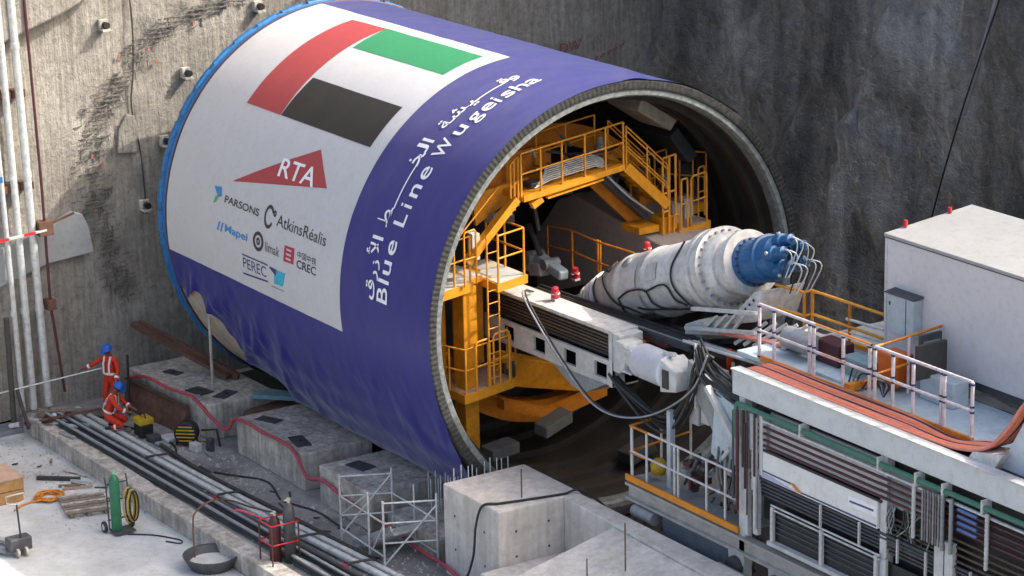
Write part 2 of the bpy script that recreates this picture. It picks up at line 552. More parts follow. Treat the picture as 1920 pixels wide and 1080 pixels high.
# ---------------------------------------------------------------- sprayed side wall (right), rough, unseen top stepped to shape where its shadow falls
def wall_top(x):
    if x < -5.5: return 17.3
    if x < -3.5: return 14.4
    if x < 11.6: return 13.2
    if x < 15.6: return 15.6  # raised stretch added to shade the floor and abutment
    return 13.6
CREV = [(-4.4, 5.6), (-4.74, 4.61), (-5.3, 2.77), (-6.5, 0.9), (-6.9, -1.6), (-7.0, -3.2)]
RIDGE = [(-7.2, 5.5), (-7.5, 3.6), (-7.82, 2.08), (-8.7, 0.8), (-9.12, -0.3), (-9.3, -1.5)]
CORN = [(-13.2, 4.6), (-13.4, 3.3), (-13.9, 2.2), (-14.6, 1.2)]
def seg_d(px, pz, path):
    best = (9, 0)
    for (a, b), (c, d) in zip(path, path[1:]):
        vx, vz = c-a, d-b
        t = max(0, min(1, ((px-a)*vx+(pz-b)*vz)/(vx*vx+vz*vz)))
        qx, qz = a+vx*t, b+vz*t
        e = math.hypot(px-qx, pz-qz)
        if e < best[0]:
            best = (e, px-qx)
    return best
def side_wall():
    def fn(u, v):
        x = -15.6+u*56
        z = -5.1+v*(wall_top(x)+5.1)
        vo = noise.voronoi(Vector((x*0.45+0.25*z, z*0.28, 2.0)))[0]
        y = 12.0-0.6*fbm(x*0.18, z*0.12, 3)-0.55*(vo[1]-vo[0])+0.16*noise.ridged_multi_fractal(Vector((x*0.6+0.2*z, z*0.4, 8)), 0.9, 2.2, 5, 1.0, 2.0)-0.10*fbm(x*2.6, z*1.9, 4)
        if -16 < x < 3 and z < 8:
            d, s = seg_d(x, z, CREV)
            if s > 0:
                y -= 1.25*math.exp(-d*0.7)
            y += 0.4*math.exp(-(d/0.22)**2)
            d, s = seg_d(x, z, RIDGE)
            y -= 0.7*math.exp(-(d/0.4)**2)
            d, s = seg_d(x, z, CORN)
            y -= 1.1*math.exp(-(d/0.9)**2)
            y += 0.5*math.exp(-(((x+4.2)/0.35)**2+((z-0.4)/0.9)**2))
        return (x, y, z)
    o = MB().grid(fn, 330, 120).build('sprayed_wall', M_shot)
    tag(o, 'dark grey sprayed concrete side wall of the shaft, lumpy and cracked', 'wall')
    t = MB()
    t.tube(smooth_path([(-0.30, 11.1, 5.8), (-0.55, 11.0, 4.7), (-0.95, 11.0, 3.6), (-1.49, 11.1, 2.39)], 5), 0.07, 7)
    t.build('pale_streak_of_grout', mat('pale_grout', (0.30, 0.30, 0.31), 0.85, var=0.35), o)
side_wall()
tag(MB().tube(smooth_path([(0.1, 11.0, 6.3), (-0.23, 10.95, 5.29), (-1.2, 10.8, 2.6), (-2.16, 10.8, -0.13), (-2.6, 10.9, -1.6), (-2.75, 11.0, -4.9)], 6), 0.022, 6).build('hanging_cable', M_blk), 'thin black cable hanging down the dark sprayed side wall', 'cable')

# ---------------------------------------------------------------- little anchor boxes on the headwall
for y, z, lab in ((-5.09, 4.56, 'small steel anchor bracket high on headwall left of the broken band'),
                  (-2.92, 3.08, 'small steel anchor bracket in sunlit headwall nearest the blue shield ring'),
                  (-3.62, 1.43, 'small steel anchor bracket where the shadow starts beside the shield ring'),
                  (-4.27, -0.14, 'small steel anchor bracket in the shaded headwall'),
                  (-0.80, 4.53, 'small steel anchor bracket at the very top above the shield')):
    t = thing('anchor_bracket', (-14.8, y, z-0.16), lab, 'bracket', 'anchor brackets on the headwall')
    MB().box(-14.90, -14.76, y-0.12, y+0.12, z-0.14, z+0.13).build('plate', M_conc2, t, bevel=0.02)
    MB().box(-14.78, -14.56, y-0.12, y+0.10, z-0.135, z-0.09).build('shelf', M_conc2, t)
    MB().cyl((-14.80, y+0.02, z), (-14.60, y+0.02, z), 0.08, n=12).build('anchor_head', M_blk, t)

# ================================================================ TUNNELLING SHIELD
RO = 4.88
AX = Vector((1, 0, 0))
def pc(x, deg, r):
    a = R(deg)
    return Vector((x, r*math.sin(a), r*math.cos(a)))

def shield():
    t = thing('tunnel_shield', (-6.3, 0, -5.0), 'huge cylindrical tunnel boring shield lying on concrete blocks', 'tunnel boring machine')
    mb = MB()
    mb.lathe([(-12.5, RO), (0, RO)], (0, 0, 0), AX, 128)
    mb.build('shell', M_cream, t)
    # bore with ring stiffeners
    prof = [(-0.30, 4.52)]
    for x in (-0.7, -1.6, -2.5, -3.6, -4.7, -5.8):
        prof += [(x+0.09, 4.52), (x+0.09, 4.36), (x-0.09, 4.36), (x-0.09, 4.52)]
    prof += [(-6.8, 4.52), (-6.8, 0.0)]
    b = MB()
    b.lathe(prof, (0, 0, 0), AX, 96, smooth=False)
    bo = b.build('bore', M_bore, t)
    # pads and boxes bolted inside the bore
    for x, deg, ln, wd, m in ((-2.4, 33, 1.2, 7.5, M_cream), (-3.0, 52, 1.6, 6, M_dgrey), (-3.4, 70, 1.4, 9, M_dgrey), (-1.3, 162, 0.5, 5, M_dgrey)):
        q = MB()
        r0, r1 = 4.40, 4.10
        c = [pc(x-ln/2, deg-wd, r0), pc(x+ln/2, deg-wd, r0), pc(x+ln/2, deg+wd, r0), pc(x-ln/2, deg+wd, r0)]
        d = [pc(x-ln/2, deg-wd, r1), pc(x+ln/2, deg-wd, r1), pc(x+ln/2, deg+wd, r1), pc(x-ln/2, deg+wd, r1)]
        q.add(c+d, [(0, 1, 2, 3), (4, 7, 6, 5), (0, 4, 5, 1), (1, 5, 6, 2), (2, 6, 7, 3), (3, 7, 4, 0)])
        q.build('lining_pad', m, t, bevel=0.03)
    # tail skin end: ring face, brush seal cone, pale lip
    MB().lathe([(0, RO+0.01), (0.02, RO+0.01), (0.02, 4.70), (-0.02, 4.70)], (0, 0, 0), AX, 128, smooth=False).build('tail_ring', M_dgrey, t)
    br = MB().grid(lambda u, v: pc((0.022, 0.030, 0.030, 0.022)[round(v*3)]+(0.008 if round(u*1040) % 4 < 2 else 0), 360*u, (4.885, 4.86, 4.75, 4.705)[round(v*3)]), 1040, 3, False)
    o = br.build('seal_brush', mat('brush_wire', (0.04, 0.042, 0.04), 0.8, 0.1, var=0.8, scale=14), t)
    MB().lathe([(-0.03, 4.70), (-0.01, 4.68), (-0.01, 4.57), (-0.08, 4.53), (-0.32, 4.51)], (0, 0, 0), AX, 128, smooth=False).build('tail_lip', mat('pale_lip_steel', (0.22, 0.245, 0.24), 0.6, 0.1, var=0.6, scale=8), t)
    # blue ring with stepped pads at the cutting end
    MB().lathe([(-12.22, RO), (-12.26, RO+0.04), (-12.38, RO+0.04), (-12.39, RO+0.02), (-12.44, RO+0.02), (-12.45, RO+0.05), (-12.62, RO+0.05), (-12.66, RO-0.1), (-12.68, 0.0)], (0, 0, 0), AX, 128, smooth=False).build('cutter_ring', M_cyan, t)
    MB().lathe([(-12.205, RO+0.01), (-12.205, RO+0.05), (-12.245, RO+0.05), (-12.245, RO+0.01)], (0, 0, 0), AX, 128).build('red_line', M_dred, t)
    for i in range(34):
        a = -150+i*8.6
        q = MB()
        z = RO+0.04
        c = [pc(x, a+d, z) for x, d in ((-12.61, -3.3), (-12.46, -3.3), (-12.46, 3.3), (-12.61, 3.3))]
        d = [pc(x, a+dd, z+0.045) for x, dd in ((-12.60, -3.2), (-12.48, -3.2), (-12.48, 3.2), (-12.60, 3.2))]
        q.add(c+d, [(0, 1, 2, 3), (4, 7, 6, 5), (0, 4, 5, 1), (1, 5, 6, 2), (2, 6, 7, 3), (3, 7, 4, 0)])
        q.build('cutter_pad', M_cyan, t)
    # pale inner trunk seen slanting into the dark
    q = MB()
    q.prism([(-5.7, 1.55, -1.4), (-0.7, 1.55, 0.35), (-0.46, 1.55, 0.86), (-4.1, 1.55, 1.38), (-4.75, 1.55, 1.12), (-5.7, 1.55, 0.1)], (0, 1.6, 0))
    q.build('inner_trunk', mat('trunk_paint', (0.34, 0.31, 0.29), 0.5, var=0.15), t, bevel=0.04)
    return t
shield()

# ================================================================ PRINTED BANNER WRAPPED ON THE SHIELD
RF = 4.905
def sstep(a, b, x):
    t = max(0, min(1, (x-a)/(b-a)))
    return t*t*(3-2*t)
def hem(x):
    return hem0(x)+2.0*math.sin(x*2.7)+1.4*math.sin(x*6.1+1)
def hem0(x):
    pts = [(-12.2, -108), (-11.4, -110), (-10.6, -113), (-9.9, -126), (-9.0, -141), (-8.0, -150), (-6.2, -151), (-5.2, -147), (-4.2, -153), (-2.6, -152), (-1.2, -146), (-0.2, -134), (0.05, -128)]
    for (a, b), (c, d) in zip(pts, pts[1:]):
        if x <= c:
            return b+(d-b)*(x-a)/(c-a)
    return pts[-1][1]
def fab_r(x, deg):
    """radius of the cloth: taut on top, loose and folded low down and near the cutting end"""
    low = sstep(97.5, 116, -deg)
    r = RF
    back = sstep(-5.5, -11.0, x)
    s = (x*0.85+(-deg)*0.055)
    fold = 0.7*(1-abs(math.sin(s*2.6+1.6*fbm(x*0.7, deg*0.02, 6))))**1.2+0.18*(1-abs(math.sin(s*6.3+x*1.1+2.0*fbm(x*1.1, deg*0.05, 2))))
    r += low*(0.02+0.27*back**1.1)*fold**1.25
    r += 0.03*sstep(112, 124, -deg)*(0.5+0.5*math.sin(-deg*0.62+x*0.35+1.3*fbm(x*0.4, deg*0.03, 2)))
    r += low*0.05*max(0, fbm(x*0.9+3, deg*0.06, 1))
    r += 0.26*sstep(108, 146, -deg)*sstep(-10.5, -7.5, x)          # sags clear of the shell
    # puckers where it is pulled tight at the top right edge
    r += 0.035*sstep(-14, 6, deg)*sstep(-3.2, -0.6, x)*max(0, math.sin(deg*0.35+x*2.2))
    r += 0.006*fbm(x*1.6, deg*0.09, 9)+0.010*fbm(x*0.5, deg*0.035, 3)
    return r
def fab(x, deg, off=0.0):
    return pc(x, deg, fab_r(x, deg)+off)

def banner():
    t = thing('banner', (-6.1, -4.9, -4.0), 'blue and white printed banner wrapped around the shield, hanging loose below', 'banner')
    def fn(u, v):
        x = -12.2+u*12.25
        top = 42-12*(1-u)*0.3
        h = hem(x)
        return fab(x, top+(h-top)*v)
    MB().grid(fn, 150, 190).build('blue_cloth', M_fab, t)
    def patch(name, m, quad, off, nu=24, nv=24, parent=t):
        """quad: (x, deg) at lower left, lower right, upper right, upper left"""
        a, b, c, d = quad
        def f(u, v):
            x = (a[0]*(1-u)+b[0]*u)*(1-v)+(d[0]*(1-u)+c[0]*u)*v
            g = (a[1]*(1-u)+b[1]*u)*(1-v)+(d[1]*(1-u)+c[1]*u)*v
            return fab(x, g, off)
        return MB().grid(f, nu, nv).build(name, m, parent)
    patch('white_panel', M_pan, [(-12.19, -97.3), (-3.67, -97.6), (-3.67, -4.3), (-12.19, -4.3)], 0.007, 60, 80)
    # flag
    fl = patch('flag', M_fred, [(-10.0, -48.9), (-8.33, -48.9), (-8.45, -8.4), (-10.02, -8.8)], 0.013)
    patch('green_stripe', M_fgrn, [(-8.24, -21.2), (-4.23, -21.1), (-4.23, -8.3), (-8.45, -8.3)], 0.013, parent=fl)
    patch('black_stripe', M_fblk, [(-8.31, -48.9), (-4.2, -49.0), (-4.2, -35.5), (-8.26, -35.4)], 0.013, parent=fl)
    # lettering: outlines of type set on the curved cloth
    def text(name, s, m, x0, d0, wd, ht, parent=t, circ=False, off=0.014, bold=0.0, skew=0.0, slope=0.0):
        cu = bpy.data.curves.new(name, 'FONT')
        cu.body = s
        cu.size = 1
        cu.offset = bold
        cu.resolution_u = 4
        o = bpy.data.objects.new(name, cu)
        COL.objects.link(o)
        bpy.context.view_layer.update()
        me = bpy.data.meshes.new_from_object(o.evaluated_get(bpy.context.evaluated_depsgraph_get()))
        bpy.data.objects.remove(o)
        bm = bmesh.new()
        bm.from_mesh(me)
        bmesh.ops.triangulate(bm, faces=bm.faces)
        for _ in range(3):
            le = [e for e in bm.edges if e.calc_length() > 0.5]
            if le:
                bmesh.ops.subdivide_edges(bm, edges=le, cuts=1)
        bm.verts.ensure_lookup_table()
        xs = [v.co.x for v in bm.verts]
        ys = [v.co.y for v in bm.verts]
        ax, bx, ay, by = min(xs), max(xs), min(ys), max(ys)
        k = 180/(math.pi*RF)
        vs = []
        for v in bm.verts:
            a = (v.co.x-ax)/(bx-ax)*wd
            b = (v.co.y-ay)/(by-ay)*ht
            a += skew*b
            if circ:
                vs.append(fab(x0-b, d0+a*k, off))
            else:
                vs.append(fab(x0+a, d0+(b+slope*a)*k, off))
        fs = [tuple(v.index for v in f.verts) for f in bm.faces]
        bm.free()
        bpy.data.meshes.remove(me)
        return MB().add(vs, fs).build(name, m, parent)
    def disc(name, m, x, d, r0, r1, a0=0, a1=360, n=28, parent=t, off=0.014, sq=1.0):
        k = 180/(math.pi*RF)
        vs = []
        for i in range(n+1):
            a = R(a0+(a1-a0)*i/n)
            for r in (r0, r1):
                vs.append(fab(x+r*math.cos(a), d+r*math.sin(a)*k*sq, off))
        return MB().add(vs, [(2*i, 2*i+1, 2*i+3, 2*i+2) for i in range(n)]).build(name, m, parent)
    def poly(name, m, pts, off=0.013, parent=t, nn=10):
        """triangle or quad given as (x, deg); filled as a fine fan"""
        if len(pts) == 3:
            pts = list(pts)+[pts[2]]
        return patch(name, m, pts, off, nn, nn, parent)
    k = 180/(math.pi*RF)
    # red triangular emblem with three letters
    e = poly('red_emblem', M_fred, [(-9.11, -70.5), (-5.02, -62.9), (-5.95, -54.0)], 0.012, nn=24)
    text('emblem_letters', 'RTA', M_inkw, -7.22, -64.6, 1.62, 0.44, e, off=0.020, skew=-0.05, slope=0.03, bold=0.012)
    # first line of partner marks
    l = poly('sponsor_mark', M_inkb, [(-9.62, -76.0), (-9.44, -75.6), (-9.52, -73.0), (-9.88, -73.6)])
    poly('mark_foot', M_inkg, [(-9.82, -78.2), (-9.68, -77.6), (-9.55, -75.6), (-9.74, -75.9)], parent=l)
    text('sponsor_name', 'PARSONS', M_ink, -9.27, -76.75, 1.68, 0.175, bold=0.015)
    disc('sponsor_mark', M_ink, -7.10, -75.6, 0.15, 0.22, 30, 330, sq=1.25)
    disc('mark_dot', M_ink, -6.86, -74.2, 0.02, 0.075, parent=l)
    text('sponsor_name', 'AtkinsRéalis', M_ink, -6.72, -77.1, 2.27, 0.27, bold=0.004)
    # second line
    for i in range(2):
        poly('slash_mark', M_inkb, [(-9.53+i*0.17, -85.0), (-9.46+i*0.17, -85.0), (-9.36+i*0.17, -82.4), (-9.44+i*0.17, -82.4)])
    text('sponsor_name', 'Mapei', M_inkb, -9.12, -85.2, 1.12, 0.24, bold=0.018)
    rg = disc('ring_mark', M_ink, -7.47, -83.2, 0.16, 0.255, sq=0.9)
    disc('ring_core', M_ink, -7.47, -83.2, 0.03, 0.09, parent=rg)
    text('sponsor_name', 'limak', M_inks, -7.12, -85.0, 0.68, 0.23, bold=0.012)
    sq = poly('square_mark', M_inkr, [(-6.24, -85.4), (-5.77, -85.2), (-5.77, -80.9), (-6.23, -81.1)])
    for i in range(3):
        dd = -84.6+i*1.2
        poly('mark_bar', M_pan, [(-6.12, dd), (-5.89, dd), (-5.89, dd+0.5), (-6.12, dd+0.5)], 0.019, sq, 4)
    text('sponsor_name', '中国中铁', M_ink, -5.62, -82.9, 0.86, 0.16)
    text('sponsor_name', 'CREC', M_ink, -5.63, -85.6, 0.88, 0.19, bold=0.015)
    # third line
    bx = poly('ruled_line', M_inkn, [(-8.24, -88.8), (-6.98, -88.7), (-6.98, -88.3), (-8.24, -88.4)])
    poly('ruled_line', M_inkn, [(-8.24, -94.2), (-7.02, -93.4), (-7.02, -92.9), (-8.24, -93.7)])
    text('sponsor_name', 'PEREC', M_inkn, -8.2, -92.2, 1.12, 0.25)
    tl = poly('teal_mark', M_inkt, [(-6.72, -92.8), (-6.3, -92.6), (-6.14, -88.6), (-6.66, -88.8)])
    poly('mark_corner', M_inkn, [(-6.9, -88.9), (-6.6, -90.4), (-6.55, -88.6), (-6.88, -88.5)], 0.018, tl)
    poly('mark_line', M_inks, [(-6.85, -94.0), (-6.25, -93.8), (-6.25, -93.6), (-6.85, -93.8)], 0.014, tl)
    # big two-language lettering running up the blue band
    segs = [('B', -84.9, 0.34), ('l', -79.9, 0.08), ('u', -77.6, 0.30), ('e', -72.5, 0.32), ('L', -65.0, 0.28), ('i', -60.2, 0.08), ('n', -57.2, 0.30), ('e', -52.2, 0.32),
            ('W', -45.6, 0.50), ('u', -38.2, 0.30), ('g', -33.2, 0.31), ('e', -28.9, 0.32), ('i', -24.6, 0.08), ('s', -22.4, 0.28), ('h', -18.6, 0.29), ('a', -14.9, 0.30)]
    tall, low, desc = 0.46, 0.335, 0.46
    for ch, d, wch in segs:
        ht = tall if ch in 'BLWlh' else (0.45 if ch == 'i' else low)
        base = -1.655+0.20*(d+84.9)/70
        if ch == 'g':
            base, ht = base+0.13, desc
        text('station_letter', ch, M_inkw, base, d, wch, ht*0.94, circ=True, bold=0.01 if wch > 0.1 else 0.0)
    # arabic line, set glyph group by glyph group (visual order bottom to top)
    ar = [('\uFED5', -85.2, 0.42, 0.40, -2.12), ('\uFEAD', -80.0, 0.20, 0.27, -2.02), ('\uFEAF', -77.3, 0.20, 0.34, -2.02), ('\uFEF7', -74.4, 0.30, 0.58, -2.14), ('\uFE8D', -70.2, 0.09, 0.46, -2.14),
          ('\uFEC2', -66.5, 0.44, 0.50, -2.14), ('\uFEA8', -49.6, 0.36, 0.44, -2.10), ('\uFEDF', -45.6, 0.20, 0.48, -2.14), ('\uFE8D', -42.6, 0.09, 0.46, -2.14),
          ('\uFE94', -37.6, 0.26, 0.46, -2.14), ('\uFEB8', -34.6, 0.52, 0.46, -2.14), ('\uFEF4', -28.7, 0.28, 0.36, -2.02), ('\uFED7', -18.4, 0.26, 0.42, -2.14), ('\uFEED', -15.6, 0.24, 0.36, -2.02)]
    for ch, d, wch, ht, base in ar:
        text('arabic_letter', ch, M_inkw, base-0.07+0.03*(d+85)/70, d, wch, ht*(0.92 if d < -40 else 0.8), circ=True, bold=0.014)
    for d0, d1 in ((-61.5, -49.4), (-25.6, -18.2)):
        patch('arabic_kashida', M_inkw, [(-2.235, d0), (-2.19, d0), (-2.175, d1), (-2.22, d1)], 0.014, 2, 30)
    return t
banner()

# ================================================================ CONCRETE CRADLE BLOCKS
def block(name, base, top, label, m=None, bev=0.03):
    """four ground corners (front-left, front-right, back-right, back-left) and top height"""
    z0, z1 = -5.0, top
    mb = MB().hexa([(x, y, z0) for x, y in base], [(x, y, z1) for x, y in base])
    o = mb.build(name, m or M_conc2, bevel=bev)
    return tag(o, label, 'concrete block', 'concrete cradle blocks beside the shield')
b1 = block('cradle_block', [(-14.2, -5.28), (-10.2, -4.98), (-10.2, -3.15), (-14.2, -3.25)], -4.1, 'long concrete block against the headwall behind the workers with steel plates on top')
b2 = block('cradle_block', [(-9.06, -4.88), (-5.75, -4.86), (-5.75, -3.05), (-9.06, -3.05)], -4.1, 'middle concrete block crossed by the red hose, dark puddles on its top')
b3 = block('cradle_block', [(-4.95, -4.92), (-2.6, -4.95), (-2.6, -3.0), (-4.95, -3.0)], -4.1, 'concrete block beside the scaffold stair under the hanging banner hem')
tag(MB().hexa([(-2.3, -4.7, -5), (-0.15, -4.7, -5), (-0.15, -2.95, -5), (-2.3, -2.95, -5)], [(-2.3, -4.7, -4.45), (-0.15, -4.7, -4.45), (-0.15, -2.95, -4.45), (-2.3, -2.95, -4.45)]).build('cradle_block', M_conc2, bevel=0.03),
    'low concrete step behind the scaffold stair', 'concrete block', 'concrete cradle blocks beside the shield')
# stepped abutment in the foreground with the long wall running right
def abutment():
    t = thing('concrete_abutment', (3, -4, -5.0), 'large clean concrete abutment with stepped corner in the foreground', 'concrete abutment')
    MB().box(0.30, 2.46, -4.82, -2.78, -5.3, -3.0).build('end_block', M_conc, t, bevel=0.035)
    MB().hexa([(2.46, -3.22, -5.3), (14, -3.62, -5.3), (14, -2.82, -5.3), (2.46, -2.81, -5.3)],
              [(2.46, -3.22, -3.012), (14, -3.62, -3.012), (14, -2.82, -3.012), (2.46, -2.81, -3.012)]).build('long_wall', M_conc, t, bevel=0.03)
    MB().box(2.463, 5.1, -5.3, -3.24, -5.3, -4.2).build('lower_step', M_conc, t, bevel=0.03)
    MB().hexa([(4.35, -5.6, -5.3), (16, -6.2, -5.3), (16, -3.66, -5.3), (4.35, -3.30, -5.3)],
              [(4.35, -5.6, -3.55), (16, -6.2, -3.2), (16, -3.66, -3.06), (4.35, -3.30, -3.06)]).build('side_slab', M_conc, t, bevel=0.03)
    # tie holes on the faces
    for x, z in ((0.75, -3.6), (0.75, -4.35), (1.9, -3.6), (1.9, -4.35)):
        MB().cyl((x, -4.826, z), (x, -4.80, z), 0.028, n=8).build('tie_hole', M_blk2, t)
    for y, z in ((-4.4, -3.5), (-3.6, -3.45), (-4.4, -4.05), (-3.6, -4.0)):
        MB().cyl((2.464, y, z), (2.44, y, z), 0.028, n=8).build('tie_hole', M_blk2, t)
    MB().box(3.1, 3.9, -3.95, -3.55, -4.19, -4.16).build('wet_board', M_rust, t)
abutment()
for x, y, z, h, lab in ((2.0, -3.95, -3.0, 0.62, 'thin steel bar standing on the top of the abutment end block'),
                        (6.05, -4.2, -3.2, 0.95, 'taller steel bar standing on the sloping abutment slab'),
                        (5.9, -5.0, -3.3, 0.45, 'short bent steel bar low on the abutment slab')):
    tag(MB().cyl((x, y, z-0.2), (x, y, z+h), 0.016, n=6).build('steel_bar', M_rust), lab, 'steel bar', 'upright bars in the abutment')

# starter bars along the shield foot
rg = random.Random(2)
for i in range(22):
    f = i/21
    if f < 0.55:
        x, y, zt = -1.75+2.9*f, -3.95+0.12*math.sin(i*2.1), -3.62+0.7*f+rg.uniform(-.08, .08)
    else:
        x, y, zt = 0.12+rg.uniform(-.08, .1), -4.5+3.2*(f-0.55), -2.82+rg.uniform(-.05, .05)
    tag(MB().tube([(x, y, zt-(0.75 if f < 0.55 else 1.5)), (x, y, zt-0.2), (x-0.05, y+0.03, zt)], 0.014, 6).build('starter_bar', M_galv),
        'pale reinforcing bar in the row below the tail of the shield', 'reinforcing bar', 'starter bars below the shield')

# steel plates, puddles of grout and scraps on the cradle blocks
for (x, y, w_, l_, r_, z, m, lab) in ((-13.1, -4.55, 0.5, 0.26, 0.3, -4.1, M_dgrey, 'dark steel plate nearest the headwall on the long block'),
                                  (-11.35, -4.7, 0.62, 0.42, 0.2, -4.1, M_blk2, 'thick black steel plate lying on the long block'),
                                  (-10.75, -4.3, 0.35, 0.6, 0.5, -4.1, M_dgrey, 'narrow dark plate beside the thin prop on the long block'),
                                  (-10.9, -4.95, 0.4, 0.2, 0.1, -4.1, M_grey, 'grey bracket plate on the front edge of the long block'),
                                  (-8.4, -4.35, 0.6, 0.3, 0.4, -4.1, M_dgrey, 'dark plate on the left of the middle block'),
                                  (-6.6, -4.5, 0.75, 0.35, -0.2, -4.1, M_dgrey, 'dark plate on the right of the middle block'),
                                  (-4.3, -4.2, 0.6, 0.4, 0.2, -4.1, M_dgrey, 'dark plate on the block under the banner hem')):
    c, s = math.cos(r_), math.sin(r_)
    q = [(x+c*a*w_/2-s*b*l_/2, y+s*a*w_/2+c*b*l_/2) for a, b in ((-1, -1), (1, -1), (1, 1), (-1, 1))]
    mb = MB().hexa([(a, b, z-0.005) for a, b in q], [(a, b, z+0.025) for a, b in q])
    mb.box(x-0.05, x+0.05, y-0.04, y+0.04, z+0.02, z+0.07)
    tag(mb.build('steel_plate', m), lab, 'steel plate', 'plates left on the cradle blocks')
tag(MB().prism([(-10.15, -3.9, -4.12), (-8.95, -2.75, -4.12), (-9.1, -2.55, -4.12), (-10.3, -3.3, -4.12)], (0, 0, 0.10)).build('blue_sheet', mat('pale_blue_sheet', (0.16, 0.30, 0.36), 0.5, var=0.3, scale=5)), 'pale blue plastic sheet folded between two concrete blocks', 'plastic sheet')
tag(MB().hexa([(-10.2, -4.3, -5), (-9.1, -4.2, -5), (-9.1, -2.9, -5), (-10.2, -2.9, -5)], [(-10.15, -4.15, -4.35), (-9.1, -4.1, -4.35), (-9.1, -2.9, -4.25), (-10.15, -2.9, -4.25)]).build('rubble_heap', M_rust, bevel=0.08), 'dark heap of muddy rubble wedged between the long and middle blocks', 'rubble')

# thin prop under the banner edge
t = thing('steel_prop', (-11.3, -4.35, -4.1), 'slender pale prop standing on the long block, holding up the banner', 'prop')
MB().cyl((-11.3, -4.35, -4.09), (-11.3, -4.35, -1.75), 0.04, n=8).build('tube', M_cream, t)
MB().box(-11.4, -11.2, -4.45, -4.25, -4.1, -4.08).build('foot_plate', M_cream, t)

# beam lying at the foot of the headwall
tag(MB().bar((-14.55, -4.9, -3.1), (-11.7, -3.7, -4.0), 0.22, 0.10).bar((-14.5, -4.75, -3.14), (-11.6, -3.5, -4.05), 0.1, 0.26).build('steel_beam', M_rust), 'rusty steel beam propped down from the headwall behind the long block', 'beam')
# rusty shutter board leaning on the long block
t = thing('shutter_board', (-12.6, -5.4, -5.0), 'rusty brown shutter board leaning on the long concrete block behind the workers', 'board')
MB().prism([(-13.9, -5.62, -4.98), (-11.0, -5.38, -4.98), (-11.0, -5.22, -4.32), (-13.9, -5.42, -4.30)], (0, 0.045, 0.01)).build('panel', M_rust, t)
MB().bar((-13.9, -5.46, -4.27), (-11.0, -5.24, -4.29), 0.06).build('rail', M_brown, t)

# ================================================================ FLOOR PIPES, RAILS AND HOSES
def floor_line(name, m, r, pts, label, cat, group, z=-5.0):
    p = smooth_path([(x, y, z+r+0.01+(q[2] if len(q) > 2 else 0)) for q in pts for x, y in [q[:2]]], 6)
    return tag(MB().tube(p, r, 10).build(name, m), label, cat, group)
floor_line('floor_pipe', M_galv, 0.075, [(-14.2, -6.72), (-7.07, -6.42), (-0.66, -5.92), (2.0, -5.72)], 'galvanised floor pipe nearest the concrete blocks', 'pipe', 'pipes laid along the shaft floor')
floor_line('floor_pipe', M_galv, 0.085, [(-14.0, -6.98), (-7.07, -6.66), (-0.66, -6.18), (2.0, -5.98)], 'thicker galvanised floor pipe running under the kneeling worker', 'pipe', 'pipes laid along the shaft floor')
floor_line('floor_pipe', M_dgrey, 0.06, [(-13.6, -7.18), (-7.0, -6.92), (-0.5, -6.52), (2.0, -6.36)], 'dark steel floor pipe between the bright pipes and the rails', 'pipe', 'pipes laid along the shaft floor')
floor_line('floor_pipe', M_blk2, 0.055, [(-10.5, -6.2), (-8, -6.25), (-4.5, -6.0), (-1, -5.78)], 'black rubber pipe lying on the block side of the pipes', 'pipe', 'pipes laid along the shaft floor')
floor_line('floor_pipe', M_galv, 0.03, [(-5.3, -7.2), (-2.6, -7.05), (-0.6, -6.85), (1.6, -6.7)], 'thin bright conduit in the foreground beside the kerb', 'pipe', 'pipes laid along the shaft floor')
def rail(y0, y1, label):
    t = thing('track_rail', (-6, (y0+y1)/2, -5.0), label, 'rail', 'old track rails on the shaft floor')
    a, b = Vector((-14.5, y0, -4.93)), Vector((3.0, y1, -4.93))
    MB().bar(a, b, 0.12, 0.02).bar(a+V(0, 0, .05), b+V(0, 0, .05), 0.02, 0.10).build('web', M_dgrey, t)
    MB().bar(a+V(0, 0, .115), b+V(0, 0, .115), 0.07, 0.035).build('head', M_grey, t)
rail(-7.62, -7.05, 'dark track rail closest to the kerb')
rail(-7.36, -6.72, 'dark track rail beside the dark steel pipe')
# couplings strapped over the bright pipes
for x, lab in ((-9.6, 'dark strap over the floor pipes by the kneeling worker'), (-6.3, 'dark strap over the floor pipes with a red tag'), (-2.9, 'strap over the floor pipes behind the upright bottle'), (-0.9, 'strap over the floor pipes with red clip by the scaffold stair')):
    y = -6.8+0.065*(x+9.6)
    t = thing('pipe_strap', (x, y, -5.0), lab, 'strap', 'straps over the floor pipes')
    MB().tube([(x-0.08, y-0.32, -4.99), (x-0.04, y-0.2, -4.82), (x+0.1, y+0.3, -4.80), (x+0.12, y+0.48, -4.98)], 0.03, 6).build('band', M_blk2, t)
    MB().box(x-0.14, x-0.02, y-0.32, y-0.24, -4.98, -4.86).build('clip', M_red, t)
# red lay-flat hose draped along the blocks
tag(MB().tube(smooth_path([(-13.95, -5.45, -4.3), (-13.1, -5.32, -4.05), (-11.9, -5.23, -4.07), (-11.0, -5.08, -4.06), (-10.1, -5.04, -4.35), (-9.3, -5.02, -4.45), (-8.9, -4.95, -4.08), (-7.6, -4.93, -4.06), (-6.2, -4.93, -4.07), (-5.4, -5.0, -4.5), (-4.6, -5.02, -4.35), (-3.6, -5.0, -4.5), (-2.4, -4.92, -4.62), (-1.6, -4.85, -4.7), (-0.5, -4.9, -4.78), (0.4, -4.92, -4.78), (1.2, -4.95, -4.9), (2.2, -5.1, -4.96), (3.5, -5.5, -4.97)], 8), 0.04, 8).build('red_hose', M_hose), 'red lay-flat hose draped along the concrete blocks', 'hose')
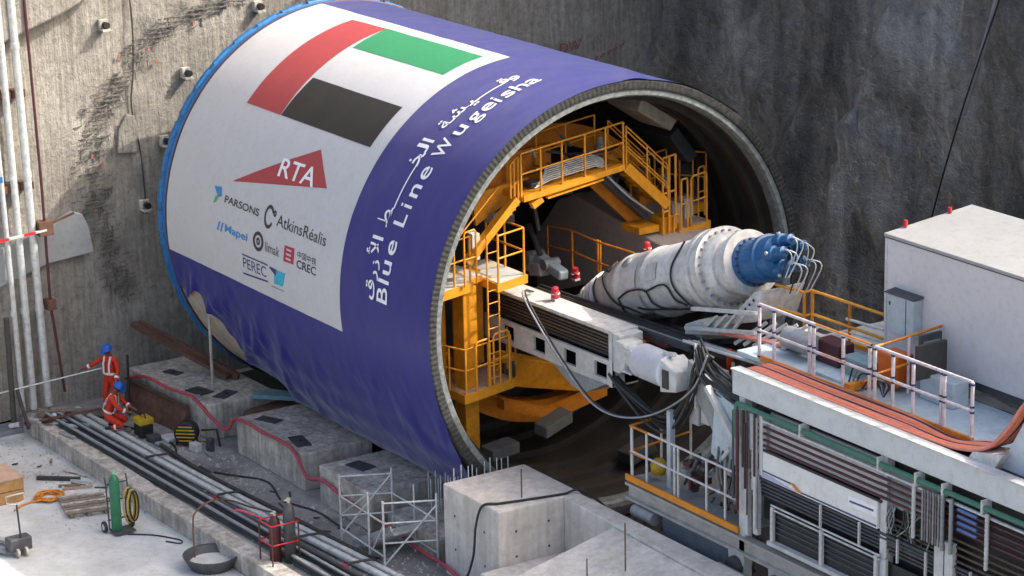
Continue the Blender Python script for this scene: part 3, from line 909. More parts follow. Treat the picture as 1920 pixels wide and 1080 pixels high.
# black cables on the floor and over the abutment
for i, (pts, lab) in enumerate((([(-12.5, -6.3), (-11.2, -5.9), (-9.9, -6.1), (-8.6, -7.4), (-7.4, -7.5)], 'black cable crossing the pipes near the yellow welding set'),
                                ([(-5.6, -5.6), (-6.8, -5.3), (-7.6, -5.7), (-8.1, -6.0)], 'black cable curling on the floor before the middle block'),
                                ([(-3.2, -5.35), (-4.3, -5.3), (-4.9, -5.45), (-5.4, -5.6)], 'black cable curling on the floor before the block at the banner hem'),
                                ([(-3.4, -6.0), (-2.6, -5.9), (-1.9, -5.95), (-1.1, -5.6)], 'thin black cable beside the scaffold stair foot'))):
    floor_line('floor_cable', M_blk, 0.022, pts, lab, 'cable', 'black cables on the shaft floor', -5.0)
tag(MB().tube(smooth_path([(3.2, -2.2, -3.6), (2.55, -2.75, -2.96), (2.4, -3.2, -2.97), (2.25, -3.9, -2.97), (2.1, -4.55, -2.965), (1.9, -4.85, -3.02), (1.75, -4.93, -3.5), (1.7, -4.99, -4.2), (1.5, -5.15, -4.8), (1.2, -5.6, -4.97), (1.0, -6.5, -4.97)], 8), 0.026, 7).build('draped_cable', M_blk), 'black cable draped over the clean concrete abutment', 'cable')

# ================================================================ UPRIGHT PIPES AND DRILLING GEAR AT LEFT
for pts, r, m, lab in (([(-14.4, -7.40, -4.75), (-14.42, -7.52, 1.0), (-14.45, -7.66, 7.5)], 0.10, M_galv, 'thickest silver riser pipe on the headwall, third from the left edge'),
                       ([(-14.4, -7.79, -4.75), (-14.42, -7.87, 0.5), (-14.45, -8.02, 7.5)], 0.09, M_galv, 'silver riser pipe in the middle of the three at the left edge'),
                       ([(-14.35, -8.10, -4.75), (-14.37, -8.18, -0.4), (-14.4, -8.4, 7.5)], 0.065, M_galv, 'thinnest silver riser pipe with a blue joint at the left edge')):
    t = thing('riser_pipe', pts[0], lab, 'pipe', 'riser pipes up the headwall')
    MB().tube(smooth_path(pts, 5), r, 12).build('pipe', m, t)
    for z in (-2.2, 1.2, 4.4):
        a, b = Vector(pts[0]), Vector(pts[2])
        c = a.lerp(b, (z-a.z)/(b.z-a.z))
        MB().cyl(c-V(0, 0, .07), c+V(0, 0, .07), r*1.18, n=12).build('coupling', M_cyan if (r < 0.07 and z == 1.2) else M_galv, t)
    for z in (0.9, 3.2):
        a, b = Vector(pts[0]), Vector(pts[2])
        c = a.lerp(b, (z-a.z)/(b.z-a.z))
        MB().box(c.x-0.45, c.x-0.05, c.y-0.15, c.y+0.18, z-0.09, z+0.09).build('wall_bracket', M_rust, t)
t = thing('red_pipe', (-14.25, -7.0, -4.8), 'slim dark red pipe with clamps rising beside the silver riser pipes', 'pipe')
MB().tube([(-14.2, -7.02, -4.4), (-14.3, -7.2, -2.1), (-14.35, -7.19, 0.8), (-14.4, -7.28, 5.4), (-14.4, -7.3, 7.5)], 0.038, 8).build('tube', M_dred, t)
MB().box(-14.5, -14.2, -7.38, -7.02, -0.35, -0.0).bar((-14.3, -7.1, -0.1), (-14.2, -6.45, 0.12), 0.05).build('clamp', M_rust, t)
MB().box(-14.5, -14.2, -7.3, -7.08, -2.25, -2.0).build('clamp', M_rust, t)
t = thing('striped_bar', (-14.25, -8.0, -0.15), 'red and white barrier bar crossing the riser pipes', 'bar')
MB().bar((-14.22, -9.3, -0.35), (-14.22, -7.2, -0.2), 0.06, 0.05).build('bar', M_wht2, t)
for i in range(3):
    MB().bar((-14.215, -9.2+i*0.7, -0.343+i*0.05), (-14.215, -8.9+i*0.7, -0.322+i*0.05), 0.068, 0.058).build('stripe', M_red, t)
tag(MB().tube([(-14.0, -8.5, -5.0), (-14.1, -8.46, -2.2)], 0.075, 8).tube([(-13.7, -8.25, -5.0), (-13.9, -8.4, -4.0)], 0.05, 8).build('black_post', M_blk2), 'black post standing at the far left below the riser pipes', 'post')
# slip of red fittings at the pipe feet
rg = random.Random(11)
for i in range(9):
    y = -8.6+i*0.2
    x = -14.0+rg.uniform(-.15, .15)
    tag(MB().cyl((x, y, -4.93), (x+rg.uniform(.2, .4), y+rg.uniform(-.1, .15), -4.9+rg.uniform(0, .15)), 0.06, n=8).build('pipe_fitting', M_dred if i % 3 else M_galv), 'short pipe fitting in the heap at the feet of the riser pipes', 'pipe fitting', 'pipe fittings heaped below the risers')
tag(MB().bar((-14.3, -7.75, -4.86), (-13.2, -6.1, -4.83), 0.18, 0.16).build('timber_baulk', M_oldwood), 'dark timber baulk on the floor in front of the standing worker', 'timber')
tag(MB().bar((-13.6, -8.0, -4.8), (-13.0, -6.25, -4.62), 0.05).build('steel_tube', M_rust), 'thin rusty tube lying over the timber baulk', 'tube')
for i, (x, y, a, l, m) in enumerate(((-13.4, -7.55, 0.5, 1.2, M_galv), (-13.2, -7.2, 0.4, 0.9, M_grey), (-12.5, -7.75, 0.2, 0.6, M_grey))):
    d = V(math.cos(a), math.sin(a), 0)*l/2
    c = V(x, y, -4.93)
    tag(MB().cyl(c-d, c+d, 0.055, n=8).build('short_pipe', m), ('galvanised offcut nearest the riser pipes', 'grey offcut beside the timber baulk', 'small grey offcut lying by the rails')[i], 'pipe', 'pipe offcuts on the floor')

# ================================================================ FOREGROUND SLAB CLUTTER
ZS = -5.39
def timber_crate():
    t = thing('timber_crate', (-10.6, -10.15, ZS), 'bare timber crate at the left edge of the slab with a brown lid', 'crate')
    x0, x1, y0, y1 = -11.15, -10.05, -10.75, -9.95
    MB().box(x0, x1, y0, y1, ZS, ZS+0.28).box(x0, x1, y0, y1, ZS+0.30, ZS+0.56).build('boards', M_wood, t, bevel=0.01)
    MB().box(x0-0.02, x1+0.02, y0-0.02, y1+0.02, ZS+0.565, ZS+0.60).build('lid', M_tan, t)
timber_crate()
t = thing('coiled_hose', (-9.85, -9.4, ZS), 'coil of orange hose lying flat on the slab beside the crate', 'hose')
pts = []
for i in range(140):
    a = i/140*2*math.pi*5
    r = 0.21+0.055*(i/28 % 3)+0.02*math.sin(i)
    pts.append((-9.85+r*math.cos(a), -9.4+r*math.sin(a), ZS+0.03+0.035*(i/140)*2))
pts += [(-9.8, -9.9, ZS+0.03), (-9.7, -10.2, ZS+0.03), (-9.5, -10.45, ZS+0.03)]
MB().tube(pts, 0.024, 6).build('hose', mat('orange_hose', (0.62, 0.22, 0.02), 0.5, var=0.2), t)
def pallet():
    t = thing('broken_pallet', (-8.8, -9.0, ZS), 'weathered grey timber pallet lying beside the green gas bottle', 'pallet')
    c, s = math.cos(-0.25), math.sin(-0.25)
    def q(a, b, z):
        return V(-8.8+c*a-s*b, -9.0+s*a+c*b, z)
    for b in (-0.4, 0, 0.4):
        MB().bar(q(-0.62, b, ZS+0.05), q(0.62, b, ZS+0.05), 0.1, 0.09).build('bearer', M_oldwood, t)
    for i in range(8):
        a = -0.58+i*0.165
        MB().bar(q(a, -0.52, ZS+0.11), q(a+0.02*(i % 3-1), 0.52, ZS+0.115), 0.1, 0.022).build('deck_board', M_oldwood if i % 3 else M_conc2, t)
pallet()
for i, (p, q, r, m, lab) in enumerate((((-11.2, -9.15, ZS+0.05), (-10.5, -8.35, ZS+0.05), 0.045, M_blk2, 'black steel offcut on the slab behind the orange coil'),
                                    ((-10.4, -8.95, ZS+0.03), (-10.15, -8.5, ZS+0.03), 0.035, M_oldwood, 'short timber stick left of the pallet'),
                                    ((-10.9, -8.7, ZS+0.03), (-10.1, -8.2, ZS+0.03), 0.025, M_galv, 'thin bright rod beside the kerb'),
                                    ((-10.15, -8.95, ZS+0.03), (-9.9, -8.3, ZS+0.05), 0.02, M_tan, 'thin tan lath leaning toward the kerb'))):
    tag(MB().bar(p, q, r*2).build('offcut', m), lab, 'offcut', 'offcuts on the slab')
tag(MB().tube(smooth_path([(-6.6, -8.95, ZS+.02), (-6.2, -8.5, ZS+.02), (-5.7, -8.2, ZS+.02), (-5.5, -8.15, ZS+.02), (-5.4, -8.25, ZS+.02), (-5.7, -8.45, ZS+.02)], 6), 0.016, 6).build('welding_lead', M_blk), 'dark welding lead trailing from the green bottle across the slab', 'cable')

def bottle_cart():
    t = thing('bottle_trolley', (-6.95, -8.98, ZS), 'two-wheeled trolley with frame, parked on the slab by the kerb', 'trolley')
    fr = MB()
    for dy in (-0.26, 0.26):
        fr.tube([(-6.93, -8.98+dy, ZS+0.08), (-7.0, -8.98+dy, ZS+1.15), (-7.05, -8.98+dy, ZS+1.3)], 0.02, 6)
    for z in (0.3, 0.75, 1.15):
        fr.tube([(-6.97, -9.24, ZS+z), (-6.97, -8.72, ZS+z)], 0.018, 6)
    fr.build('frame', M_dgrey, t)
    MB().box(-7.0, -6.6, -9.22, -8.74, ZS+0.05, ZS+0.08).build('foot_plate', M_dgrey, t)
    for dy in (-0.33, 0.33):
        wh = MB().cyl((-7.05, -8.98+dy-0.03, ZS+0.13), (-7.05, -8.98+dy+0.03, ZS+0.13), 0.13, n=16).build('wheel', M_blk, t)
        MB().cyl((-7.05, -8.98+dy-0.034, ZS+0.13), (-7.05, -8.98+dy+0.034, ZS+0.13), 0.07, n=12).build('hub', M_wht2, wh)
    g = thing('gas_bottle', (-6.85, -9.1, ZS+0.08), 'tall green gas bottle standing in the two-wheeled trolley', 'gas bottle')
    MB().lathe([(0, 0.0), (0, 0.11), (0.02, 0.118), (1.15, 0.118), (1.24, 0.10), (1.30, 0.05), (1.33, 0.03)], (-6.85, -9.1, ZS+0.08), (0, 0, 1), 18).build('body', M_green, g)
    MB().cyl((-6.85, -9.1, ZS+1.41), (-6.85, -9.1, ZS+1.5), 0.045, n=10).build('valve_cap', mat('pale_green_cap', (0.25, 0.42, 0.33), 0.5), g)
    h = thing('hose_reel', (-6.82, -8.76, ZS+0.1), 'yellow and black hose hung in loops on the trolley beside the green bottle', 'hose')
    for i in range(4):
        a = MB()
        a.tube([(-6.8+0.035*i, -8.80+0.03*i+0.13*math.cos(k_*math.pi/10)*(1-.06*i), ZS+0.62+0.42*math.sin(k_*math.pi/10)*(1-.05*i)) for k_ in range(21)], 0.02, 6)
        a.build('loop', M_blk if i % 2 else M_dyel, h)
bottle_cart()
def bottles2():
    for x, y, m, hgt, lab in ((-2.35, -7.45, M_dred, 1.05, 'dark red gas bottle in the caged stand at the bottom edge'),
                              (-2.15, -7.2, M_dgrey, 1.35, 'tall dark grey gas bottle with brass valve at the bottom edge')):
        g = thing('gas_bottle', (x, y, -5.0), lab, 'gas bottle')
        MB().lathe([(0, 0), (0, 0.13), (hgt-0.2, 0.13), (hgt-0.08, 0.10), (hgt, 0.04)], (x, y, -5.0), (0, 0, 1), 16).build('body', m, g)
        MB().cyl((x, y, -5+hgt-0.01), (x, y, -5+hgt+0.1), 0.035, n=8).cyl((x, y-0.09, -5+hgt+0.06), (x, y+0.05, -5+hgt+0.06), 0.02, n=6).build('valve', M_cream, g)
    t = thing('bottle_stand', (-2.3, -7.4, -5.0), 'red tubular cage stand round the gas bottles at the bottom edge', 'stand')
    for dx, dy in ((-0.28, -0.3), (0.28, -0.3), (0.28, 0.35), (-0.28, 0.35)):
        MB().cyl((-2.3+dx, -7.4+dy, -5), (-2.3+dx, -7.4+dy, -4.05), 0.02, n=6).build('leg', M_dred, t)
    for z in (-4.06, -4.5):
        MB().tube([(-2.58, -7.7, z), (-2.02, -7.7, z), (-2.02, -7.05, z), (-2.58, -7.05, z), (-2.58, -7.7, z)], 0.018, 6).build('hoop', M_red, t)
    tag(MB().tube(smooth_path([(-2.5, -7.7, -3.98), (-2.8, -8.0, -3.85), (-3.0, -8.1, -3.9)], 6), 0.022, 6).build('bottle_hose', M_hose), 'short red hose curling off the bottle stand', 'hose')
bottles2()
def pallet_jack():
    t = thing('pallet_jack', (-7.3, -11.5, ZS), 'worn hand pallet jack with upright loop handle at the lower left edge', 'pallet jack')
    for dy in (-0.22, 0.22):
        MB().bar((-7.0, -11.45+dy, ZS+0.1), (-8.2, -11.85+dy, ZS+0.1), 0.15, 0.06).build('fork', M_grey, t)
    MB().box(-7.12, -6.8, -11.68, -11.15, ZS+0.12, ZS+0.42).build('pump_body', M_dgrey, t, bevel=0.03)
    MB().tube([(-6.85, -11.4, ZS+0.4), (-7.0, -11.38, ZS+1.15)], 0.022, 7).build('handle', M_blk, t)
    MB().tube([(-7.0, -11.38, ZS+1.14), (-7.02, -11.6, ZS+1.2), (-7.05, -11.6, ZS+1.36), (-7.05, -11.18, ZS+1.36), (-7.02, -11.18, ZS+1.2), (-7.0, -11.38, ZS+1.14)], 0.018, 6).build('hand_loop', M_grey, t)
    for dy in (-0.1, 0.1):
        MB().cyl((-6.78, -11.42+dy-0.03, ZS+0.1), (-6.78, -11.42+dy+0.03, ZS+0.1), 0.1, n=14).build('wheel', M_cream, t)
pallet_jack()
t = thing('steel_basin', (-3.75, -8.3, ZS), 'round shallow metal basin at the bottom edge of the slab', 'basin')
MB().lathe([(0.05, 0.0), (0.05, 0.42), (0.30, 0.56), (0.32, 0.62), (0.30, 0.62), (0.02, 0.47), (0.0, 0.42), (0, 0)], (-3.75, -8.3, ZS), (0, 0, 1), 30).build('bowl', M_dgrey, t)
MB().lathe([(0.155, 0.0), (0.157, 0.468)], (-3.75, -8.3, ZS), (0, 0, 1), 30).build('sunlit_disc', M_wht2, t)  # pale disc painted in for the sunlit inside of the bowl
tag(MB().tube(smooth_path([(-3.9, -8.62, ZS+0.25), (-4.05, -8.55, ZS+0.9), (-4.1, -8.45, ZS+1.2), (-4.0, -8.1, ZS+1.42), (-4.3, -7.5, ZS+1.2), (-4.5, -6.9, ZS+0.85), (-4.4, -6.2, ZS+0.55)], 8), 0.022, 6).build('arched_hose', M_rust), 'thin brown hose arching from the basin over the kerb to the pipes', 'hose')

# ================================================================ FAN, WELDING SET, SCRAPS BY THE WORKERS
def fan():
    t = thing('drum_fan', (-10.35, -5.55, -5.0), 'black and yellow drum fan standing on the floor beside the rusty shutter board', 'fan')
    c, d = V(-10.3, -5.6, -4.68), V(0.75, -0.66, 0.05).normalized()
    MB().lathe([(-0.14, 0.22), (-0.16, 0.28), (0.16, 0.28), (0.14, 0.22)], c, d, 24).build('drum', M_blk, t)
    MB().lathe([(0.12, 0.0), (0.13, 0.23), (0.14, 0.23), (0.14, 0.0)], c, d, 24).build('grille', M_blk, t)
    x, y = frame(d)
    for i in range(5):
        o = (i-2)*0.085
        l = math.sqrt(max(0.001, 0.235**2-o*o))
        MB().bar(c+d*0.15+y*o-x*l, c+d*0.15+y*o+x*l, 0.03, 0.014, up=d).build('guard_bar', M_dyel, t)
    for s in (-1, 1):
        MB().bar(c+x*0.24*s-V(0, 0, .1), V(c.x+x.x*0.26*s, c.y+x.y*0.26*s, -5.0), 0.035).build('leg', M_blk, t)
    MB().tube([c+V(0.2, 0.3, 0.05), c+V(0.5, 0.55, 0.1), c+V(0.6, 0.6, -0.43)], 0.03, 6).build('lead', M_blk, t)
fan()
def welder():
    t = thing('welding_set', (-11.5, -6.2, -5.0), 'small yellow-topped welding set in front of the kneeling worker', 'machine')
    MB().box(-11.7, -11.3, -6.35, -6.0, -4.97, -4.66).build('case', M_blk, t, bevel=0.03)
    MB().box(-11.72, -11.28, -6.37, -5.98, -4.655, -4.50).build('hood', M_dyel, t, bevel=0.03)
    MB().tube([(-11.65, -6.18, -4.5), (-11.6, -6.18, -4.4), (-11.4, -6.18, -4.4), (-11.35, -6.18, -4.5)], 0.018, 6).build('handle', M_blk, t)
welder()
rg = random.Random(5)
for i, (x, y, sx, sy, h, m, lab) in enumerate(((-11.0, -6.15, 0.35, 0.3, 0.18, M_dgrey, 'dark tool box right of the yellow welding set'),
                                       (-10.9, -5.8, 0.5, 0.4, 0.10, M_wht2, 'white sack lying between the welding set and the drum fan'),
                                       (-10.5, -6.15, 0.5, 0.25, 0.10, M_grey, 'grey steel tray beside the pipes below the fan'),
                                       (-9.75, -5.65, 0.35, 0.22, 0.22, M_wht2, 'pale box in front of the drum fan'),
                                       (-9.55, -5.35, 0.18, 0.18, 0.34, M_dgrey, 'small dark canister between fan and middle block'))):
    q = [(x-sx/2, y-sy/2), (x+sx/2, y-sy/2+0.05), (x+sx/2-0.03, y+sy/2), (x-sx/2+0.04, y+sy/2)]
    tag(MB().hexa([(a, b, -5.0) for a, b in q], [(a*0.96+x*0.04, b*0.96+y*0.04, -5+h) for a, b in q]).build(('tool_box', 'cement_sack', 'steel_tray', 'carton', 'canister')[i], m, bevel=0.03), lab, ('tool box', 'sack', 'tray', 'box', 'canister')[i])

# ================================================================ SCAFFOLD STAIR
def scaffold():
    t = thing('scaffold_stair', (-1.4, -5.3, -5.0), 'galvanised scaffold access frame standing between concrete block and abutment', 'scaffold')
    A, B, C, D = (-2.55, -5.72), (-0.55, -5.80), (-0.05, -4.78), (-2.05, -4.70)
    H = {0: -3.45, 1: -3.45, 2: -3.35, 3: -3.35}
    for i, (x, y) in enumerate((A, B, C, D)):
        MB().cyl((x, y, -5.0), (x, y, H[i]), 0.026, n=8).build('standard', M_galv, t)
    mid1, mid2 = (-1.25, -5.76), (-1.05, -4.74)
    for x, y in (mid1, mid2):
        MB().cyl((x, y, -5.0), (x, y, -3.45), 0.024, n=8).build('standard', M_galv, t)
    def tb(p, q, r=0.022):
        MB().cyl(p, q, r, n=7).build('tube', M_galv, t)
    for z in (-3.5, -3.95, -4.4):
        tb((*A, z), (*D, z))
        tb((*B, z), (*C, z))
    for z in (-3.95, -4.7):
        tb((*A, z), (*B, z))
        tb((*D, z), (*C, z))
    tb((*A, -4.85), (*D, -3.5)); tb((*B, -4.9), (*C, -3.6)); tb((*A, -4.4), (*mid1, -3.5)); tb((*mid1, -4.9), (*B, -4.0))
    for i in range(4):
        z = -4.85+i*0.22
        x = -1.9+i*0.42
        MB().box(x, x+0.32, -5.68, -4.85, z, z+0.035).build('tread', M_grey, t)
    MB().bar((-2.1, -5.7, -4.9), (-0.4, -5.7, -4.05), 0.03, 0.12).build('stringer', M_grey, t)
    MB().bar((-2.1, -4.83, -4.9), (-0.4, -4.83, -4.05), 0.03, 0.12).build('stringer', M_grey, t)
scaffold()

# scraps between pipes and blocks
rg = random.Random(77)
for i in range(34):
    if i < 22:
        x, y, z = rg.uniform(-13.8, -3), rg.uniform(-6.1, -5.1), -4.985
    else:
        x, y, z = rg.uniform(-12.5, -8.8), rg.uniform(-9.2, -8.0), ZS+0.012
    a, l = rg.uniform(-0.6, 1.2), rg.uniform(0.12, 0.55)
    d = V(math.cos(a), math.sin(a), 0)*l/2
    tag(MB().bar(V(x, y, z)-d, V(x, y, z+rg.uniform(0, .04))+d, rg.uniform(.02, .06), .025).build('scrap', rg.choice((M_oldwood, M_rust, M_dgrey, M_conc2, M_blk2))), 'small scrap stick of wood or steel lying on the shaft floor', 'scrap', 'scraps on the shaft floor')

# ================================================================ LOOSE STONES AND GROUT CRUMBS
def stones(name, n, seed, area, zs, sizes, m, skip=None):
    rg = random.Random(seed)
    mb = MB()
    k = 0
    while k < n:
        x, y = rg.uniform(area[0], area[1]), rg.uniform(area[2], area[3])
        if skip and not skip(x, y, rg):
            continue
        k += 1
        r = rg.uniform(*sizes)*(2.2 if rg.random() < 0.06 else 1)
        a = rg.random()*6.28
        pts = []
        for i in range(5):
            b = a+i*1.256
            pts.append((x+r*math.cos(b)*rg.uniform(.7, 1.2), y+r*math.sin(b)*rg.uniform(.7, 1.2), zs-0.004))
        top = [(x+(p[0]-x)*.6, y+(p[1]-y)*.6, zs+r*rg.uniform(.4, .9)) for p in pts]
        mb.add(pts+top, [(5, 6, 7, 8, 9)]+[(i, (i+1) % 5, 5+(i+1) % 5, 5+i) for i in range(5)])
    o = mb.build(name, m)
    o['kind'] = 'stuff'
    return o
def dens(x, y, rg):
    return fbm(x*0.5, y*0.5, 4, 3)+0.35*rg.random() > 0.05
stones('gravel', 1700, 1, (-14.3, 2.5, -7.3, -4.9), -4.998, (0.008, 0.035), M_conc2, dens)
stones('rubble_crumbs', 500, 2, (-14.3, -7.5, -10.2, -7.98), ZS, (0.008, 0.03), M_conc2, lambda x, y, rg: rg.random() < math.exp((y+8.0)*0.9)+0.08)
stones('dark_clods', 900, 3, (-9, 12, -2.7, 4), -4.93, (0.02, 0.09), M_pit)

# ================================================================ INSIDE THE SHIELD: yellow access platforms
def sk(y):
    return 0.12*y
XF = -1.2
def deck(root, x0, x1, y0, y1, z, m=M_amber, th=0.16, top=M_tan):
    """deck with a deep yellow edge; rises slightly to the right like the rolled shield"""
    z0, z1 = z+sk(y0), z+sk(y1)
    o = MB().hexa([(x0, y0, z0-th), (x1, y0, z0-th), (x1, y1, z1-th), (x0, y1, z1-th)],
                  [(x0, y0, z0), (x1, y0, z0), (x1, y1, z1), (x0, y1, z1)]).build('deck', m, root)
    MB().hexa([(x0+.04, y0+.04, z0+.001), (x1-.04, y0+.04, z0+.001), (x1-.04, y1-.04, z1+.001), (x0+.04, y1-.04, z1+.001)],
              [(x0+.04, y0+.04, z0+.016), (x1-.04, y0+.04, z0+.016), (x1-.04, y1-.04, z1+.016), (x0+.04, y1-.04, z1+.016)]).build('deck_plate', top, o)
    return o
def P3(x, y, z):
    return V(x, y, z+sk(y))
def gate(root, x, y0, y1, z, h=1.0, r=0.024):
    a, b = P3(x, y0, z), P3(x, y1, z)
    o = MB().tube([a, a+V(0, 0, h-0.06), a.lerp(b, 0.12)+V(0, 0, h), a.lerp(b, 0.88)+V(0, 0, h), b+V(0, 0, h-0.06), b], r, 7).build('hoop', M_amber, root)
    MB().tube([a+V(0, 0, h*.5), b+V(0, 0, h*.5)], r*.85, 6).build('hoop_rail', M_amber, o)

def left_platform():
    t = thing('access_platform', (XF, -2.9, -1.9), 'two-level yellow access platform with ladder at the left of the shield mouth', 'platform')
    # lower level
    z = -1.30
    deck(t, -2.6, -1.0, -3.42, -2.15, z, th=0.20)
    railing(t, [P3(-1.05, -2.2, z), P3(-1.05, -3.35, z), P3(-2.5, -3.7, z)], 1.0, mp=M_amber, mr=M_amber, r=0.02, spacing=0.55)
    gate(t, -1.02, -3.1, -2.75, z, 1.1)
    gate(t, -1.02, -2.65, -2.25, z, 1.15)
    gate(t, -1.9, -3.9, -3.45, z+0.1, 1.1)
    gate(t, -1.5, -2.0, -1.78, z+0.05, 0.95)
    # upper level
    z = 1.08
    deck(t, -2.6, -1.2, -3.9, -3.0, z, th=0.20, top=M_wht2)
    deck(t, -2.6, -0.95, -2.55, -1.78, 0.95, th=0.18, top=M_wht2)
    deck(t, -2.6, -1.55, -3.0, -2.55, 1.02, th=0.12, top=M_wht2)
    railing(t, [P3(-1.0, -2.5, 0.95), P3(-1.0, -1.84, 0.95), P3(-2.5, -1.84, 0.95)], 1.05, mp=M_amber, mr=M_amber, r=0.022, spacing=0.6)
    railing(t, [P3(-1.25, -3.85, 1.1), P3(-1.25, -3.05, 1.1)], 1.0, mp=M_amber, mr=M_amber, r=0.022, spacing=0.4)
    gate(t, -1.15, -3.25, -2.95, 1.05, 1.2)
    # box columns
    MB().box(-1.7, -1.25, -3.25, -2.9, -4.1, 0.62).build('column', M_yel, t, bevel=0.02)
    MB().box(-2.6, -1.9, -3.95, -3.3, -1.6, 0.55).build('side_panel', M_yel, t, bevel=0.02)
    MB().box(-2.4, -1.95, -2.85, -2.3, -1.4, 0.7).build('rear_column', M_yel, t, bevel=0.02)
    # white and blue hydraulic boxes among the rails
    MB().box(-1.5, -1.3, -2.95, -2.75, 1.15, 1.75).build('valve_block', M_wht2, t, bevel=0.02)
    # ladder
    ld = MB()
    for y in (-2.78, -2.5):
        ld.cyl((-1.0, y, -1.6), (-1.0, y, 1.75), 0.022, n=6)
    for i in range(11):
        ld.cyl((-1.0, -2.78, -1.45+i*0.28), (-1.0, -2.5, -1.42+i*0.28), 0.014, n=5)
    ld.build('ladder', M_amber, t)
    # raking beam up to the catwalk
    MB().bar((-1.3, -3.1, 1.15), (-1.25, -1.85, 2.38), 0.22, 0.16).build('raking_beam', M_amber, t)
    MB().tube([(-1.4, -3.45, 1.9), (-1.4, -2.3, 3.0)], 0.022, 6).tube([(-1.4, -3.45, 1.5), (-1.4, -2.2, 2.65)], 0.02, 6).build('stair_rail', M_amber, t)
left_platform()

def catwalk():
    t = thing('catwalk', (XF, -0.4, 2.5), 'yellow railed catwalk spanning the top of the shield mouth', 'catwalk')
    deck(t, -2.3, -1.15, -1.7, 0.95, 2.62, th=0.13, top=M_yel)
    railing(t, [P3(-1.17, -1.76, 2.62), P3(-1.17, 0.92, 2.62)], 0.95, mp=M_amber, mr=M_amber, r=0.022, posts=[P3(-1.17, y, 2.62) for y in (-1.76, -1.25, -0.7, -0.1, 0.45, 0.92)])
    railing(t, [P3(-2.25, -2.2, 2.6), P3(-2.25, 0.9, 2.6)], 0.95, mp=M_amber, mr=M_amber, r=0.022, spacing=0.7)
    railing(t, [P3(-1.3, -1.95, 2.25), P3(-1.3, -1.76, 2.4)], 1.1, mp=M_amber, mr=M_amber, r=0.024, spacing=0.12)
    # orange web plates behind
    MB().prism([(-2.35, -2.3, 2.3), (-2.35, -0.2, 2.65), (-2.35, -0.2, 3.15), (-2.35, -1.9, 3.05)], (-0.1, 0, 0)).build('web_plate', M_ora, t)
    MB().prism([(-2.0, -2.4, 1.7), (-2.0, -1.2, 2.3), (-2.0, -1.0, 2.6), (-2.0, -2.5, 2.4)], (-0.1, 0, 0)).build('web_plate', M_yel, t)
    # bright cross beam below
    b = MB()
    b.bar((-1.25, -1.05, 2.27), (-1.25, 0.42, 2.46), 0.10, 0.04).bar((-1.25, -1.05, 2.46), (-1.25, 0.42, 2.65), 0.10, 0.04).bar((-1.27, -1.05, 2.365), (-1.27, 0.42, 2.555), 0.03, 0.16)
    b.build('cross_beam', M_amber, t)
    MB().bar((-1.25, -1.45, 2.15), (-1.25, -1.2, 2.28), 0.14, 0.14).build('beam_end', M_amber, t)
    # bundle of silver hydraulic pipes
    for i in range(7):
        dz = i*0.035
        MB().tube([(-1.35-0.03*i, -1.3+0.06*i, 2.5+dz), (-1.35-0.03*i, -0.9, 2.62+dz), (-1.35-0.03*i, 0.3, 2.76+dz), (-1.35-0.03*i, 0.62, 2.62+dz)], 0.016, 6).build('hydraulic_pipe', M_galv, t)
    MB().box(-1.75, -1.4, -1.35, -0.95, 2.35, 2.6).box(-1.75, -1.4, 0.35, 0.7, 2.5, 2.75).build('valve_bank', M_dgrey, t, bevel=0.02)
catwalk()

def right_stair():
    t = thing('access_stair', (XF, 1.6, 1.5), 'yellow stair with handrails leading down the right of the shield mouth', 'stair')
    a, b = V(-1.17, 1.0, 2.66), V(-1.17, 2.12, 1.62)
    MB().bar(a, b, 0.05, 0.22).build('stringer', M_amber, t)
    MB().bar(a+V(-0.7, 0, 0.1), b+V(-0.7, 0, 0.1), 0.05, 0.2).build('stringer', M_yel, t)
    for i in range(7):
        c = a.lerp(b, (i+0.5)/7)
        MB().box(c.x-0.7, c.x, c.y-0.09, c.y+0.09, c.z-0.012, c.z+0.012).build('tread', M_yel, t)
    for dx in (0, -0.7):
        r = MB()
        for h in (0.92, 0.82, 0.48, 0.40):
            r.tube([a+V(dx, 0, h), b+V(dx, 0, h)], 0.018, 6)
        ro = r.build('handrail', M_amber, t)
        for q in (a, a.lerp(b, 0.5), b):
            MB().cyl(q+V(dx, 0, 0), q+V(dx, 0, 0.92), 0.02, n=6).build('post', M_amber, ro)
    # lower flight, darker, behind
    MB().bar((-1.9, 0.6, 2.25), (-1.9, 2.0, 0.9), 0.1, 0.24).build('lower_stringer', M_ora, t)
    MB().bar((-1.6, 0.5, 2.5), (-1.6, 1.75, 1.35), 0.3, 0.12).build('hose_tray', M_dgrey, t)
    for i in range(5):
        MB().tube(smooth_path([(-1.55+0.05*i, 0.5, 2.6), (-1.5+0.05*i, 1.1, 2.1-0.03*i), (-1.5+0.05*i, 1.8, 1.45)], 4), 0.025, 6).build('hose', M_blk2 if i % 2 else M_grey, t)
right_stair()

